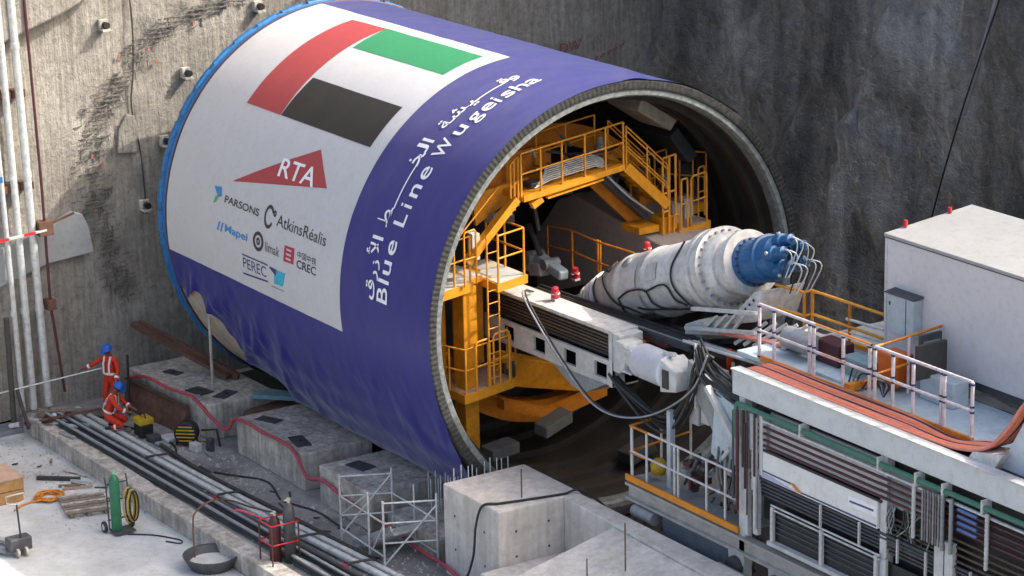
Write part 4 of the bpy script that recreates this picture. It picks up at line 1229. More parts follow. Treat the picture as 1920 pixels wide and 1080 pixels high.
def right_platform():
    t = thing('access_platform', (XF, 2.9, 0.7), 'yellow railed platform with hooped gates at the right of the shield mouth', 'platform')
    z = 0.72
    deck(t, -2.2, -1.1, 2.38, 3.25, z, th=0.20)
    deck(t, -2.9, -2.0, 2.6, 3.85, z+0.1, th=0.2)
    MB().box(-1.6, -1.2, 1.95, 2.35, 0.35, 1.35).build('column', M_yel, t, bevel=0.02)
    MB().box(-1.9, -1.2, 1.35, 1.9, 1.05, 1.2).build('bracket', M_yel, t)
    gate(t, -1.12, 2.45, 2.62, z, 1.15)
    gate(t, -1.12, 2.72, 3.15, z, 1.15)
    gate(t, -1.5, 3.2, 3.38, z, 1.15)
    railing(t, [P3(-2.85, 2.3, z+0.1), P3(-2.85, 3.3, z+0.1), P3(-2.0, 3.8, z+0.05)], 1.2, mp=M_amber, mr=M_amber, r=0.022, spacing=0.35)
    for y, h in ((2.05, 1.3), (2.35, 1.15)):
        gate(t, -1.15, y-0.08, y+0.08, -0.05, h)
    railing(t, [V(-1.2, 2.0, 1.0), V(-1.2, 2.35, 1.05)], 1.7, mp=M_amber, mr=M_amber, r=0.026, spacing=0.2)
    MB().box(-1.8, -1.5, 2.5, 2.75, 0.95, 1.5).build('pump', M_wht2, t, bevel=0.03)
    MB().box(-1.9, -1.6, 2.9, 3.15, 0.95, 1.55).build('control_box', M_wht2, t, bevel=0.02)
right_platform()

def erector():
    t = thing('erector_ring', (-3.0, 0, -3.8), 'dark orange segment erector ring low inside the shield', 'erector')
    q = MB()
    q.lathe([(-0.35, 2.95), (-0.35, 3.45), (0.0, 3.45), (0.0, 2.95), (-0.35, 2.95)], (-2.9, 0, 0), AX, 48, smooth=False)
    q.build('ring', M_ora, t)
    MB().prism([(-2.6, -2.0, -2.15), (-2.6, 0.9, -2.9), (-2.6, 1.3, -2.5), (-2.6, -1.2, -1.6)], (-0.5, 0, 0)).build('carriage', M_yel, t, bevel=0.03)
    MB().box(-2.58, -2.5, -1.45, -1.15, -2.1, -1.75).build('control_box', M_dgrey, t)
    MB().prism([(-2.3, -1.6, -2.75), (-2.3, -0.3, -3.25), (-2.3, 1.2, -2.95), (-2.3, 1.2, -2.75), (-2.3, -0.3, -3.0), (-2.3, -1.6, -2.5)], (-0.3, 0, 0)).build('arc_beam', M_ora, t)
    # pale clutter below: segments jacks
    for y, z, a in ((-2.45, -3.22, 0.15), (-1.05, -2.98, 0.5)):
        MB().hexa([(-1.4, y-.35, z-.1), (-0.9, y-.35, z-.1), (-0.9, y+.35, z-.1+a*.5), (-1.4, y+.35, z-.1+a*.5)], [(-1.4, y-.35, z+.15), (-0.9, y-.35, z+.15), (-0.9, y+.35, z+.15+a*.5), (-1.4, y+.35, z+.15+a*.5)]).build('thrust_shoe', mat('dirty_shoe', (0.14, 0.135, 0.12), 0.8, var=0.3), t, bevel=0.02)
erector()
t = thing('guard_rail', (-3, 0.5, -0.2), 'thin orange guard rail in front of the pale inner trunk', 'railing')
railing(t, [V(-3.6, 0.5, -0.1), V(-2.6, 0.5, 0.0), V(-1.6, 0.5, -0.05), V(-0.2, 0.5, 0.0)], 1.0, mp=M_ora, mr=M_ora, r=0.022, posts=[V(-3.6, 0.5, -0.1), V(-2.6, 0.5, 0.0), V(-1.6, 0.5, 0.0), V(-1.5, 0.5, 0.0)])

def grab_arm():
    t = thing('lifting_arm', (-2.8, -0.4, 0.1), 'pale grey lifting arm with clamps beside the foot of the screw conveyor', 'lifting arm')
    MB().bar((-3.6, 0, 0.0), (-2.9, 0, 0.12), 0.4, 0.3).build('base', M_wht2, t, bevel=0.04)
    MB().bar((-3.3, 0.05, 0.3), (-2.2, 0.0, 0.12), 0.26, 0.24).build('boom', M_ltblue, t, bevel=0.05)
    MB().cyl((-3.45, -0.2, 0.28), (-3.45, 0.25, 0.28), 0.16, n=14).build('pivot', M_grey, t)
    MB().cyl((-2.75, -0.2, 0.28), (-2.75, 0.2, 0.28), 0.13, n=14).build('pivot', M_grey, t)
    MB().tube([(-3.6, 0.0, 1.0), (-3.0, -0.1, 0.45)], 0.07, 8).tube([(-3.2, 0.0, 0.95), (-3.4, 0, 1.6)], 0.06, 8).build('ram', M_dgrey, t)
    MB().box(-3.7, -3.3, -0.3, -0.1, -0.12, 0.0).build('jaw', M_dred, t)
grab_arm()

# hydraulic units and hoses crowding the platforms
def crowd():
    rg = random.Random(33)
    t = thing('hydraulic_station', (-2.4, 0.5, 2.0), 'crowded hydraulic units and black hoses under the catwalk inside the shield', 'hydraulic unit')
    for i in range(34):
        a = rg.uniform(-48, 58)
        r = rg.uniform(2.2, 3.3)
        y, z = r*math.sin(R(a)), r*math.cos(R(a))
        x = rg.uniform(-3.2, -1.9)
        m = rg.choice((M_dgrey, M_blk2, M_grey, M_yel, M_dgrey, M_ora, M_wht2))
        if rg.random() < 0.55:
            MB().box(x, x+rg.uniform(.1, .35), y-rg.uniform(.06, .2), y+.1, z-rg.uniform(.08, .25), z+.1).build('pump_unit', m, t, bevel=0.012)
        else:
            MB().cyl((x, y, z), (x+rg.uniform(-.2, .3), y+rg.uniform(-.3, .3), z+rg.uniform(-.3, .3)), rg.uniform(.03, .07), n=9).build('valve_unit', m, t)
    for i in range(16):
        a0 = rg.uniform(-45, 10)
        a1 = a0+rg.uniform(20, 55)
        r = rg.uniform(2.5, 3.3)
        x = rg.uniform(-2.4, -1.5)
        MB().tube([(x+0.1*math.sin(k), (r-.25*math.sin(math.pi*k/10))*math.sin(R(a0+(a1-a0)*k/10)), (r-.25*math.sin(math.pi*k/10))*math.cos(R(a0+(a1-a0)*k/10))) for k in range(11)], rg.uniform(.018, .032), 6).build('hose', rg.choice((M_blk, M_blk2, M_dgrey, M_rust)), t)
    # yellow frame at the far right behind the railed platform
    for y in (2.2, 2.9, 3.5):
        MB().bar((-3.4, y, -0.6), (-3.4, y, 2.2-0.25*(y-2)), 0.09).build('frame_post', M_yel, t)
    for z in (0.3, 1.3):
        MB().bar((-3.4, 2.2, z), (-3.4, 3.6, z+.1), 0.09).build('frame_bar', M_yel, t)
crowd()

# ================================================================ WHITE SEGMENT FEEDER GIRDER + MOTOR
def girder():
    t = thing('feeder_girder', (0.3, -2.0, -1.0), 'long white feeder girder with four square holes leading out of the shield', 'girder')
    def z(x):
        return 0.02*(x-0.3)
    a, b = -2.3, 2.6
    yl, yr = -2.05, -1.40
    def pl(x0, x1, y0, y1, d0, d1, name, m, bev=0.0):
        return MB().hexa([(x0, y0, z(x0)+d0), (x1, y0, z(x1)+d0), (x1, y1, z(x1)+d0), (x0, y1, z(x0)+d0)],
                         [(x0, y0, z(x0)+d1), (x1, y0, z(x1)+d1), (x1, y1, z(x1)+d1), (x0, y1, z(x0)+d1)]).build(name, m, t, bevel=bev)
    pl(a, b, yl, yr, 0.25, 0.32, 'top_plate', M_white)
    pl(a, b-0.12, yl+0.22, yl+0.28, -0.32, 0.25, 'web', M_brown)
    for i in range(7):
        pl(a, b-0.13, yl+0.14, yl+0.215, -0.30+i*0.075, -0.25+i*0.075, 'cable_run', (M_brown, M_blk2, M_brown)[i % 3])
    # lower plate with four square windows cut in it
    hs, hw = [-1.58, -0.36, 0.81, 1.94], 0.46
    lw = MB()
    def slab(x0, x1, d0, d1):
        lw.hexa([(x0, yl-0.01, z(x0)+d0), (x1, yl-0.01, z(x1)+d0), (x1, yl+0.06, z(x1)+d0), (x0, yl+0.06, z(x0)+d0)],
                [(x0, yl-0.01, z(x0)+d1), (x1, yl-0.01, z(x1)+d1), (x1, yl+0.06, z(x1)+d1), (x0, yl+0.06, z(x0)+d1)])
    slab(a, b, -0.43, -0.33)
    slab(a, b, -0.86, -0.75)
    e = a
    for h in hs:
        slab(e, h, -0.75, -0.43)
        e = h+hw
    slab(e, b, -0.75, -0.43)
    lw.build('holed_plate', M_wht2, t)
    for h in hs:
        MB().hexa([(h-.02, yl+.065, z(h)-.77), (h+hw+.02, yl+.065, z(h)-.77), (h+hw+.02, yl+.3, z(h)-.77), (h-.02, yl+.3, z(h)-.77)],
                  [(h-.02, yl+.065, z(h)-.41), (h+hw+.02, yl+.065, z(h)-.41), (h+hw+.02, yl+.3, z(h)-.41), (h-.02, yl+.3, z(h)-.41)]).build('window_shade_box', M_holeshade, t)  # solid box, the hole's inner shade put in as black colour
    pl(a, b, yl+0.3, yr, -0.84, -0.34, 'core', M_dgrey)
    MB().prism([(0.3, yl+0.02, -0.862), (2.3, yl+0.02, -0.84), (1.6, yl+0.02, -1.2), (1.1, yl+0.02, -1.22)], (0, 0.5, 0)).build('belly_plate', M_grey, t)
    MB().box(b-0.12, b, yl-0.02, yr, -0.84, 0.335).build('end_plate', M_wht2, t, bevel=0.015)
girder()
def motor():
    t = thing('drive_motor', (3.9, -2.0, -0.6), 'white cylindrical drive motor on the front end of the feeder girder', 'motor')
    z0, y = -0.02, -1.95
    MB().box(2.61, 2.85, y-0.1, y+0.5, z0-0.45, z0+0.36).build('mounting_plate', M_wht2, t, bevel=0.02)
    MB().box(2.86, 3.22, y-0.24, y+0.25, z0-0.33, z0+0.30).build('gearbox', M_wht2, t, bevel=0.05)
    MB().cyl((3.22, y, z0), (3.55, y, z0), 0.24, n=20).build('neck', M_wht2, t)
    MB().lathe([(0, 0.0), (0, 0.33), (0.04, 0.355), (0.95, 0.355), (0.97, 0.37), (1.03, 0.37), (1.05, 0.33), (1.05, 0)], (3.5, y, z0), AX, 28).build('drum', mat('motor_white', (0.66, 0.69, 0.73), 0.35, var=0.10), t)
    MB().hexa([(4.52, y-0.30, z0-0.36), (5.0, y-0.26, z0-0.26), (5.0, y+0.26, z0-0.26), (4.52, y+0.30, z0-0.36)], [(4.52, y-0.30, z0+0.34), (5.0, y-0.26, z0+0.16), (5.0, y+0.26, z0+0.16), (4.52, y+0.30, z0+0.34)]).build('end_box', M_wht2, t, bevel=0.03)
    MB().box(4.6, 4.8, y-0.305, y-0.28, z0-0.24, z0+0.14).build('hatch', M_blk2, t)
    for dz in (-0.25, 0.25):
        MB().cyl((3.2, y-0.28, z0+dz), (3.52, y-0.28, z0+dz), 0.03, n=8).build('bolt_rod', M_galv, t)
    MB().cyl((4.35, y-0.05, z0+0.36), (4.7, y-0.05, z0+0.42), 0.05, n=8).build('terminal', M_galv, t)
motor()
for (x, y, z, lab) in ((-0.15, -1.6, 0.315, 'red bullhorn lamp on the top of the white feeder girder'), (0.5, 0.35, 1.13, 'red lamp on the back of the screw conveyor near the inner trunk'), (-1.75, 0.0, 0.12, 'red lamp by the foot of the screw conveyor')):
    t = thing('red_lamp', (x, y, z), lab, 'lamp', 'red lamps on the machine')
    MB().box(x-0.09, x+0.09, y-0.07, y+0.07, z, z+0.06).build('base', M_wht2, t, bevel=0.01)
    do = MB().lathe([(0.06, 0.05), (0.08, 0.10), (0.16, 0.10), (0.22, 0.075), (0.30, 0.07), (0.32, 0.04), (0.32, 0.0)], (x, y, z), (0.1, -0.1, 1), 14, smooth=False).build('dome', M_red, t)
    MB().lathe([(0.165, 0.102), (0.185, 0.095), (0.185, 0.06)], (x, y, z), (0.1, -0.1, 1), 14).build('band', M_white, do)
    MB().bar((x+.05, y-.06, z+.1), (x+.2, y-.1, z+.22), 0.05).build('horn', M_red, t)

# cable trays alongside the girder
def tray():
    t = thing('cable_tray', (1.0, -0.95, -0.1), 'dark grey cable tray running between white girder and screw conveyor', 'cable tray')
    a, b = V(-2.0, -1.0, -0.02), V(4.2, -1.0, 0.20)
    MB().bar(a, b, 0.5, 0.05).build('tray_floor', M_dgrey, t)
    for dy in (-0.25, 0.25):
        MB().bar(a+V(0, dy, 0.06), b+V(0, dy, 0.06), 0.03, 0.12).build('tray_side', M_dgrey, t)
    for i in range(4):
        MB().tube([a+V(0, -0.15+i*0.1, 0.06), b+V(0, -0.15+i*0.1, 0.06)], 0.028, 6).build('cable', M_grey if i == 1 else M_blk2, t)
    MB().bar((-1.6, -1.28, 0.12), (1.2, -1.28, 0.12), 0.08, 0.06).build('red_strip', M_cab2, t)
    MB().bar((1.2, -1.28, 0.12), (3.5, -1.28, 0.14), 0.10, 0.08).build('brown_strip', M_dred, t)
    # darker platform beyond, under the conveyor
    MB().bar((-1.0, -0.35, -0.12), (4.6, -0.35, 0.05), 0.7, 0.05).build('walkway', M_dgrey, t)
tray()

# ================================================================ SCREW CONVEYOR
def conveyor():
    A, D = V(-1.63, 0, -0.36), V(0.938, 0, 0.347).normalized()
    def f(q):
        return [(5.45+(u-5.0)*1.15 if u >= 4.9 else u, r_) for u, r_ in q]
    t = thing('screw_conveyor', (1.5, 0, -0.3), 'big white inclined screw conveyor with blue drive head pointing out of the shield', 'screw conveyor')
    MB().lathe(f([(-0.3, 0.0), (-0.3, 0.13), (0.2, 0.20), (0.7, 0.33), (1.4, 0.50), (2.0, 0.64), (2.5, 0.72), (2.55, 0.745), (2.62, 0.745), (2.66, 0.73), (3.55, 0.735), (3.6, 0.76), (3.7, 0.76), (3.74, 0.735), (5.0, 0.74)]), A, D, 44).build('casing', M_white, t)
    ribs = (0.55, 0.8, 1.05, 1.3)
    for s in ribs:
        r = 0.20+(s-0.2)*0.27
        MB().lathe([(s-0.02, r-0.03), (s-0.02, r+0.035), (s+0.02, r+0.045), (s+0.02, r-0.02)], A, D, 36).build('rib', M_white, t)
    MB().lathe(f([(4.98, 0.72), (4.98, 0.86), (5.10, 0.86), (5.12, 0.80), (5.16, 0.80), (5.18, 0.86), (5.36, 0.86), (5.36, 0.74), (5.5, 0.72), (5.62, 0.66), (5.62, 0.60), (5.9, 0.60), (5.92, 0.68), (6.02, 0.68), (6.04, 0.5)]), A, D, 44, smooth=False).build('flange', M_white, t)
    x, y = frame(D)
    for i in range(28):
        a = 2*math.pi*i/28
        c = A+(x*math.cos(a)+y*math.sin(a))*0.77
        MB().cyl(c+D*5.85, c+D*5.935, 0.026, n=6).build('flange_bolt', M_grey, t)
    dr = MB().lathe([(6.55, 0.0), (6.6, 0.50), (6.72, 0.50), (6.74, 0.45), (7.2, 0.45), (7.22, 0.49), (7.32, 0.49), (7.34, 0.44), (7.62, 0.42), (7.7, 0.3), (7.72, 0)], A, D, 36, smooth=False).build('drive_head', M_blue, t)
    for i in range(20):
        a = 2*math.pi*i/20
        c = A+(x*math.cos(a)+y*math.sin(a))*0.475
        MB().cyl(c+D*6.72, c+D*6.78, 0.02, n=5).build('head_bolt', M_blk2, dr)
    for i in range(5):
        a = 2*math.pi*i/5+0.4
        c = A+(x*math.cos(a)+y*math.sin(a))*0.27
        m = MB().lathe([(7.6, 0.0), (7.6, 0.16), (7.85, 0.16), (7.87, 0.12), (8.12, 0.11), (8.14, 0)], c, D, 14, smooth=False).build('hydraulic_motor', M_blue, t)
        MB().cyl(c+D*7.76, c+D*7.76+(c-A-D*(c-A).dot(D)).normalized()*0.2, 0.04, n=7).build('port', M_galv, m)
        for k in range(3):
            o = D*(7.98+0.06*k)
            MB().tube(smooth_path([c+o, c+o+D*(0.16+.05*k)+V(0, -0.10*k+0.05, 0.03), c+o+D*(0.28+.06*i)+V(0, -0.15+0.1*k, -0.16), c+o+D*0.2+V(0.05*k, -0.1, -0.42-.05*i)], 5), 0.014, 6).build('hose', M_galv if k else M_blk, m)
    # lower support and hatches on the casing
    side = (V(0, -1, 0)*0.85+V(-0.2, 0, 0.55)).normalized()
    def on(s, ang, r=0.74):
        a = R(ang)
        u = V(0, -1, 0)
        up = D.cross(u).normalized()
        if up.z < 0:
            up = -up
        return A+D*s+(u*math.cos(a)+up*math.sin(a))*r
    for s0, s1, a0, a1, m in ((2.85, 3.45, 2, 40, M_wht2), (3.85, 4.25, 8, 36, M_wht2), (3.0, 3.5, -46, -12, M_wht2), (3.95, 4.6, -44, -8, M_wht2)):
        q = MB().grid(lambda u, v: on(s0+(s1-s0)*u, a0+(a1-a0)*v, 0.765), 1, 8)
        q.grid(lambda u, v: on(s0+(s1-s0)*u, a0+(a1-a0)*v, 0.74), 1, 8)
        q.build('hatch', m, t)
    MB().lathe([(0, 0), (0, 0.14), (0.02, 0.14), (0.02, 0)], on(2.9, 52, 0.74), (on(2.9, 52, 1)-on(2.9, 52, 0)), 16).build('port_cover', M_grey, t)
    for i, pth in enumerate((((1.3, 60, .50), (1.5, 20, .56), (1.6, -10, .58), (1.7, -40, .62)), ((2.1, 70, .70), (2.0, 40, .69), (2.25, 10, .72), (2.6, -15, .78), (3.0, -30, .79), (3.3, -50, .79)), ((5.1, 60, .84), (4.88, 20, .78), (4.85, -10, .78), (5.0, -40, .80), (5.3, -50, .9)),
                        ((2.75, -10, .79), (3.2, -2, .79), (3.8, -6, .79), (3.9, -30, .79), (4.3, -48, .79), (5.4, -50, .9), (6.4, -60, 1.0)), ((2.75, -12, .78), (2.72, -35, .78), (2.9, -48, .8), (3.6, -50, .8)), ((3.8, -8, .79), (4.55, -4, .79), (4.7, -30, .79), (4.9, -46, .8)),
                        ((2.3, 66, .72), (2.35, 50, .75), (2.3, 40, .75), (2.15, 46, .74)), ((3.3, -30, .8), (3.6, -36, .82), (4.4, -46, .82)))):
        MB().tube(smooth_path([on(*q) for q in pth], 6), 0.022, 6).build('casing_cable', M_blk, t)
    # saddle under the head, frames and rails below
    MB().prism([(4.6, -0.62, 0.75), (5.45, -0.62, 1.0), (5.75, -0.62, 1.72), (5.45, -0.62, 1.62), (5.0, -0.62, 1.2)], (0, 1.1, 0)).build('saddle', M_white, t, bevel=0.02)
    for i in range(3):
        MB().cyl((5.2+i*0.13, -0.625, 1.22+i*0.12), (5.2+i*0.13, -0.635, 1.22+i*0.12), 0.03, n=8).build('saddle_hole', M_blk, t)
    MB().prism([(3.4, -0.8, 0.28), (4.6, -0.8, 0.55), (4.7, -0.8, 0.95), (3.9, -0.8, 0.72), (3.4, -0.8, 0.5)], (0, 0.35, 0)).build('foot_frame', M_wht2, t, bevel=0.02)
    for i in range(4):
        MB().bar((4.1+0.32*i, -0.85, 0.55+0.07*i), (4.55+0.32*i, -0.85, 0.95+0.1*i), 0.07, 0.05).build('lattice', M_wht2, t)
    MB().bar((3.8, -0.9, 0.95), (5.9, -0.9, 1.35), 0.08, 0.07).bar((3.6, -0.92, 0.50), (5.9, -0.92, 0.95), 0.08, 0.07).build('lower_rail', M_wht2, t)
    MB().bar((1.8, -0.55, -0.28), (3.9, -0.7, 0.35), 0.10, 0.08).build('lower_strut', M_grey, t)
    MB().bar((2.2, -0.2, -0.3), (5.0, 0.3, 0.45), 0.6, 0.12).build('lower_tray', M_dgrey, t)
conveyor()
tag(MB().prism([(2.4, 0.6, 1.65), (3.0, 0.9, 1.95), (3.25, 0.9, 2.0), (3.15, 0.6, 1.75)], (0, 0.3, 0.05)).build('red_bracket', M_dred), 'dark red bracket peeping over the top of the white screw conveyor', 'bracket')

# ================================================================ HANGING CABLES
def cable(pts, r, m, label, group, name='hanging_cable', cat='cable'):
    return tag(MB().tube(smooth_path(pts, 8), r, 7).build(name, m), label, cat, group)
for i, dy in enumerate((0, 0.07)):
    cable([(-0.9, -1.75+dy, 0.35), (-0.5, -2.2+dy, 0.55), (-0.05, -2.45+dy, 0.5), (0.39, -2.45+dy, 0.12), (1.38, -2.45+dy, -0.6), (2.35, -2.45+dy, -1.12), (3.3, -2.4+dy, -1.2), (4.42, -2.3+dy, -0.85), (5.5, -2.2+dy, -0.1), (5.9, -2.1+dy, 0.7)], 0.02, M_blk2 if i else M_grey, 'long slack cable looping from the girder top down to the gantry', 'long slack cables off the girder')
rg = random.Random(21)
for i in range(9):
    a, s = rg.uniform(-.12, .12), rg.uniform(0, 0.45)
    cable([(2.5+0.12*i*0.3, -2.0+a, -0.55-0.03*i), (3.2+a, -2.05+a, -0.75-s*.4), (4.0, -2.05+a, -0.95-s), (4.7, -2.05+a, -0.85-s), (5.2, -2.0+a, -0.25-s*.6), (5.35+0.03*i, -1.95+a, 0.3), (5.5+.04*i, -1.9, 0.62)], rg.uniform(0.024, 0.036), M_blk if i % 3 else M_blk2, 'black hose in the sagging bundle under the white drive motor', 'sagging black hoses below the motor')
for i in range(10):
    o = 0.05*i
    j1, j2, j3 = rg.uniform(-.08, .08), rg.uniform(-.1, .1), rg.uniform(-.12, .05)
    cable([(5.3+o*.3+j1, -1.75-o*.6, 0.78-o*.4+j2*.6), (5.7+o*.2+j2, -1.85-o*.7, 0.56-o*.7+j1), (6.3+o*.2, -1.95-o*.5, 0.40-o*.7+j3), (6.9, -1.9-o*.5, 0.22-o*.5+j2*.5), (7.4, -1.85-o*.4, 0.2-o*.3)], 0.033, M_blk2 if i % 3 == 0 else M_blk, 'black hose crossing from the conveyor to the gantry front', 'black hoses entering the gantry')

# ================================================================ BACKUP GANTRY (right foreground)
def gantry():
    t = thing('backup_gantry', (10, -0.5, -5.0), 'white steel backup gantry carrying pipes, walkways and cable trays at right', 'gantry')
    yl = -2.5
    XE = 20
    # main top beam, upper tray edge, deck
    MB().box(7.22, XE, yl, yl+0.16, 0.37, 0.84).build('main_beam', mat('beam_white', (0.60, 0.63, 0.62), 0.5, var=0.12, scale=2.5), t, bevel=0.012)
    MB().box(7.2, XE, yl-0.03, yl+0.2, 0.845, 0.875).build('beam_flange', M_wht2, t)
    MB().box(7.3, XE, yl+0.22, -1.62, 0.74, 0.80).build('cable_deck', M_dgrey, t)
    MB().box(6.2, XE, -1.60, 0.0, 0.72, 0.80).build('walkway_deck', M_ltblue, t)
    MB().box(7.0, 12.95, -1.66, -1.605, 0.78, 0.90).build('toe_board', M_ora, t)
    MB().box(9.45, 9.6, -1.6, 1.2, 0.86, 0.98).build('cross_toe_board', M_ora, t)
    MB().box(9.65, 12.6, -1.35, -0.6, 0.52, 0.70).build('lower_step', M_grey, t)
    MB().box(7.0, XE, 2.2, 2.4, 0.2, 0.8).build('far_beam', M_wht2, t)
    MB().box(6.2, 9.4, 0.0, 2.2, 0.62, 0.72).build('far_deck', M_grey, t)
    # portal legs
    for x in (7.5, 11.62, 15.4):
        MB().box(x-0.09, x+0.09, yl+0.02, yl+0.2, -4.2, 0.36).build('leg', M_wht2, t, bevel=0.01)
    for x in (7.5, 11.62, 15.4):
        MB().box(x-0.1, x+0.1, 2.0, 2.2, -4.6, 0.36).build('leg', M_dgrey, t)
    for x, w_, z0, z1 in ((7.72, 0.05, -2.35, -1.0), (8.0, 0.07, -2.25, -0.95), (8.16, 0.05, -1.0, 0.2), (13.2, 0.14, -1.6, -0.75), (13.42, 0.12, -1.65, -0.7), (14.35, 0.1, -1.8, -1.1)):
        MB().box(x-w_, x+w_, yl-0.05, yl+0.05, z0, z1).build('strut', M_wht2, t, bevel=0.008)
    # dark interior face behind the pipework
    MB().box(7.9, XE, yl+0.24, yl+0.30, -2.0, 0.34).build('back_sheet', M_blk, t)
    MB().box(8.25, 11.5, yl+0.10, yl+0.16, -0.50, 0.05).build('ribbed_sheet', mat('light_sheet', (0.66, 0.66, 0.66), 0.45, var=0.1), t)
    MB().box(8.25, 11.5, yl+0.12, yl+0.17, 0.05, 0.24).build('grey_sheet', M_grey, t)
    MB().box(11.7, 13.0, yl+0.08, yl+0.14, -0.55, 0.12).build('grey_cabinet', M_grey, t)
    MB().box(7.75, 8.25, yl+0.0, yl+0.12, -0.62, 0.12).build('blue_grey_box', M_ltblue, t, bevel=0.02)
    # green pipe with supports
    gp = MB().tube([(7.45, yl-0.06, 0.24), (XE, yl-0.06, 0.21)], 0.05, 10).build('green_pipe', M_gpipe, t)
    for x in (9.4, 11.6, 12.6, 13.3, 14.3):
        MB().box(x-0.022, x+0.022, yl-0.12, yl+0.1, 0.12, 0.36).build('pipe_hanger', M_wht2, gp)
    MB().tube([(7.45, yl-0.06, 0.24), (7.4, yl-0.06, 0.05), (7.42, yl-0.06, -0.45)], 0.045, 8).build('green_drop', M_gpipe, t)
    # dark red tubes as shadow lines between pale pipes, bright top pipe, dark lower pipes
    MB().tube([(8.2, yl-0.02, 0.085), (11.55, yl-0.02, 0.075), (XE, yl-0.02, 0.03)], 0.032, 8).build('pipe', M_galv, t)
    for z in (-0.035, -0.16, -0.285, -0.40):
        MB().tube([(7.9, yl-0.01, z), (11.55, yl-0.01, z-.01), (XE, yl-0.01, z-0.05)], 0.028, 8).build('pipe', M_dred, t)
    MB().tube([(8.1, yl-0.01, -0.495), (11.6, yl-0.01, -0.505)], 0.026, 8).build('pipe', M_blk2, t)
    for i in range(5):
        z = -1.10-0.085*i
        MB().tube([(7.6, yl+0.02+0.02*i, z), (11.6, yl+0.02+0.02*i, z-.01), (XE, yl+0.02+0.02*i, z-0.04)], 0.03, 8).build('lower_pipe', M_dgrey, t)
    for i in range(4):
        z = -0.62-0.13*i
        MB().tube([(13.0, yl+0.04, z), (XE, yl+0.04, z-.03)], 0.026, 8).build('pipe', M_brown, t)
        MB().tube([(13.62, yl-0.02, -0.02-0.12*i), (14.1, yl-0.02, -0.03-0.12*i)], 0.03, 8).build('blue_pipe', mat('blue_sleeve', (0.10, 0.18, 0.42), 0.5), t)
    # printed white panel: blue line with an orange kink
    pn = MB().box(8.17, 11.52, yl-0.03, yl+0.03, -1.04, -0.52).build('white_panel', mat('panel_white', (0.74, 0.735, 0.70), 0.45, var=0.1), t)
    yf = yl-0.036
    bl = MB()
    bl.prism([(8.19, yf, -0.885), (9.05, yf, -0.895), (9.05, yf, -0.925), (8.19, yf, -0.915)], (0, 0.004, 0))
    bl.prism([(9.32, yf, -1.0+0.015), (11.5, yf, -0.975), (11.5, yf, -1.01), (9.32, yf, -1.015)], (0, 0.004, 0))
    bl.build('blue_line', M_inkn, pn)
    MB().prism([(9.02, yf-.002, -0.885), (9.16, yf-.002, -0.885), (9.40, yf-.002, -1.0), (9.24, yf-.002, -1.02)], (0, 0.004, 0)).build('orange_kink', M_ora, pn)
    MB().prism([(8.19, yf, -0.925), (9.2, yf, -1.02), (9.2, yf, -1.038), (8.19, yf, -1.038)], (0, 0.003, 0)).build('pale_band', mat('lavender_print', (0.42, 0.42, 0.58), 0.5, var=0.05), pn)
    MB().prism([(10.75, yf, -0.72), (11.42, yf, -0.70), (11.42, yf, -0.74), (10.75, yf, -0.76)], (0, 0.004, 0)).build('blue_dash', M_inkn, pn)
    MB().prism([(10.72, yf+.001, -0.64), (11.5, yf+.001, -0.62), (11.5, yf+.001, -0.82), (10.72, yf+.001, -0.84)], (0, 0.003, 0)).build('plate', M_inkw, pn)
    # lower frame: double rail, posts, mesh, bottom beam
    for z in (-1.52, -1.60):
        MB().tube([(8.45, yl-0.02, z), (11.6, yl-0.02, z-.01)], 0.02, 6).build('guard_rail', M_white, t)
    for x in (8.5, 9.95, 11.5, 11.75, 13.15):
        MB().box(x-0.04, x+0.04, yl-0.05, yl+0.01, -2.3, -1.55).build('guard_post', M_wht2, t)
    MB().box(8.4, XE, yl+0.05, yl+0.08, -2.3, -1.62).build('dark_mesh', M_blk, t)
    lb = MB()
    lb.box(3.72, XE, yl-0.06, yl+0.14, -2.50, -2.45).box(3.72, XE, yl-0.06, yl+0.14, -2.80, -2.75).box(3.75, XE, yl+0.02, yl+0.06, -2.75, -2.5)
    lb.build('bottom_beam', mat('dusty_beam', (0.42, 0.40, 0.365), 0.6, var=0.3, scale=3), t)
    MB().box(8.4, XE, yl-0.08, yl+0.1, -2.32, -2.24).build('sill_beam', M_wht2, t)
    # crowded uprights at the front corner and extra dark pipe layers
    rg = random.Random(12)
    for i in range(9):
        x = 7.3+0.1*i
        MB().cyl((x, yl-0.03-0.03*(i % 3), 0.2-rg.random()*.3), (x, yl-0.03-0.03*(i % 3), -1.0-rg.random()*1.1), rg.choice((.016, .024, .032)), n=7).build('riser', rg.choice((M_wht2, M_blk2, M_dgrey, M_grey, M_dred)), t)
    for i in range(5):
        z = -1.62-0.11*i
        MB().tube([(8.5, yl+0.04, z), (11.4, yl+0.04, z)], 0.022, 6).build('mesh_pipe', M_dgrey, t)
    for i in range(7):
        z = -0.75-0.1*i
        MB().tube([(11.7, yl+0.06, z), (13.0, yl+0.06, z-.02)], 0.026, 6).build('mesh_pipe', M_dgrey if i % 2 else M_brown, t)
    for i in range(16):
        x = 11.8+rg.random()*1.1
        MB().tube(smooth_path([(x, yl+0.05, -0.5), (x+rg.uniform(-.2, .2), yl-0.02, -0.75), (x+rg.uniform(-.3, .3), yl+0.03, -1.05)], 4), 0.014, 5).build('loose_hose', M_blk2 if i % 2 else M_grey, t)
    for x in (9.95, 11.05, 12.1, 12.85, 14.0, 14.9):
        MB().box(x-0.018, x+0.018, yl-0.07, yl-0.03, -1.5, -1.05).build('pipe_clip', M_wht2, t)
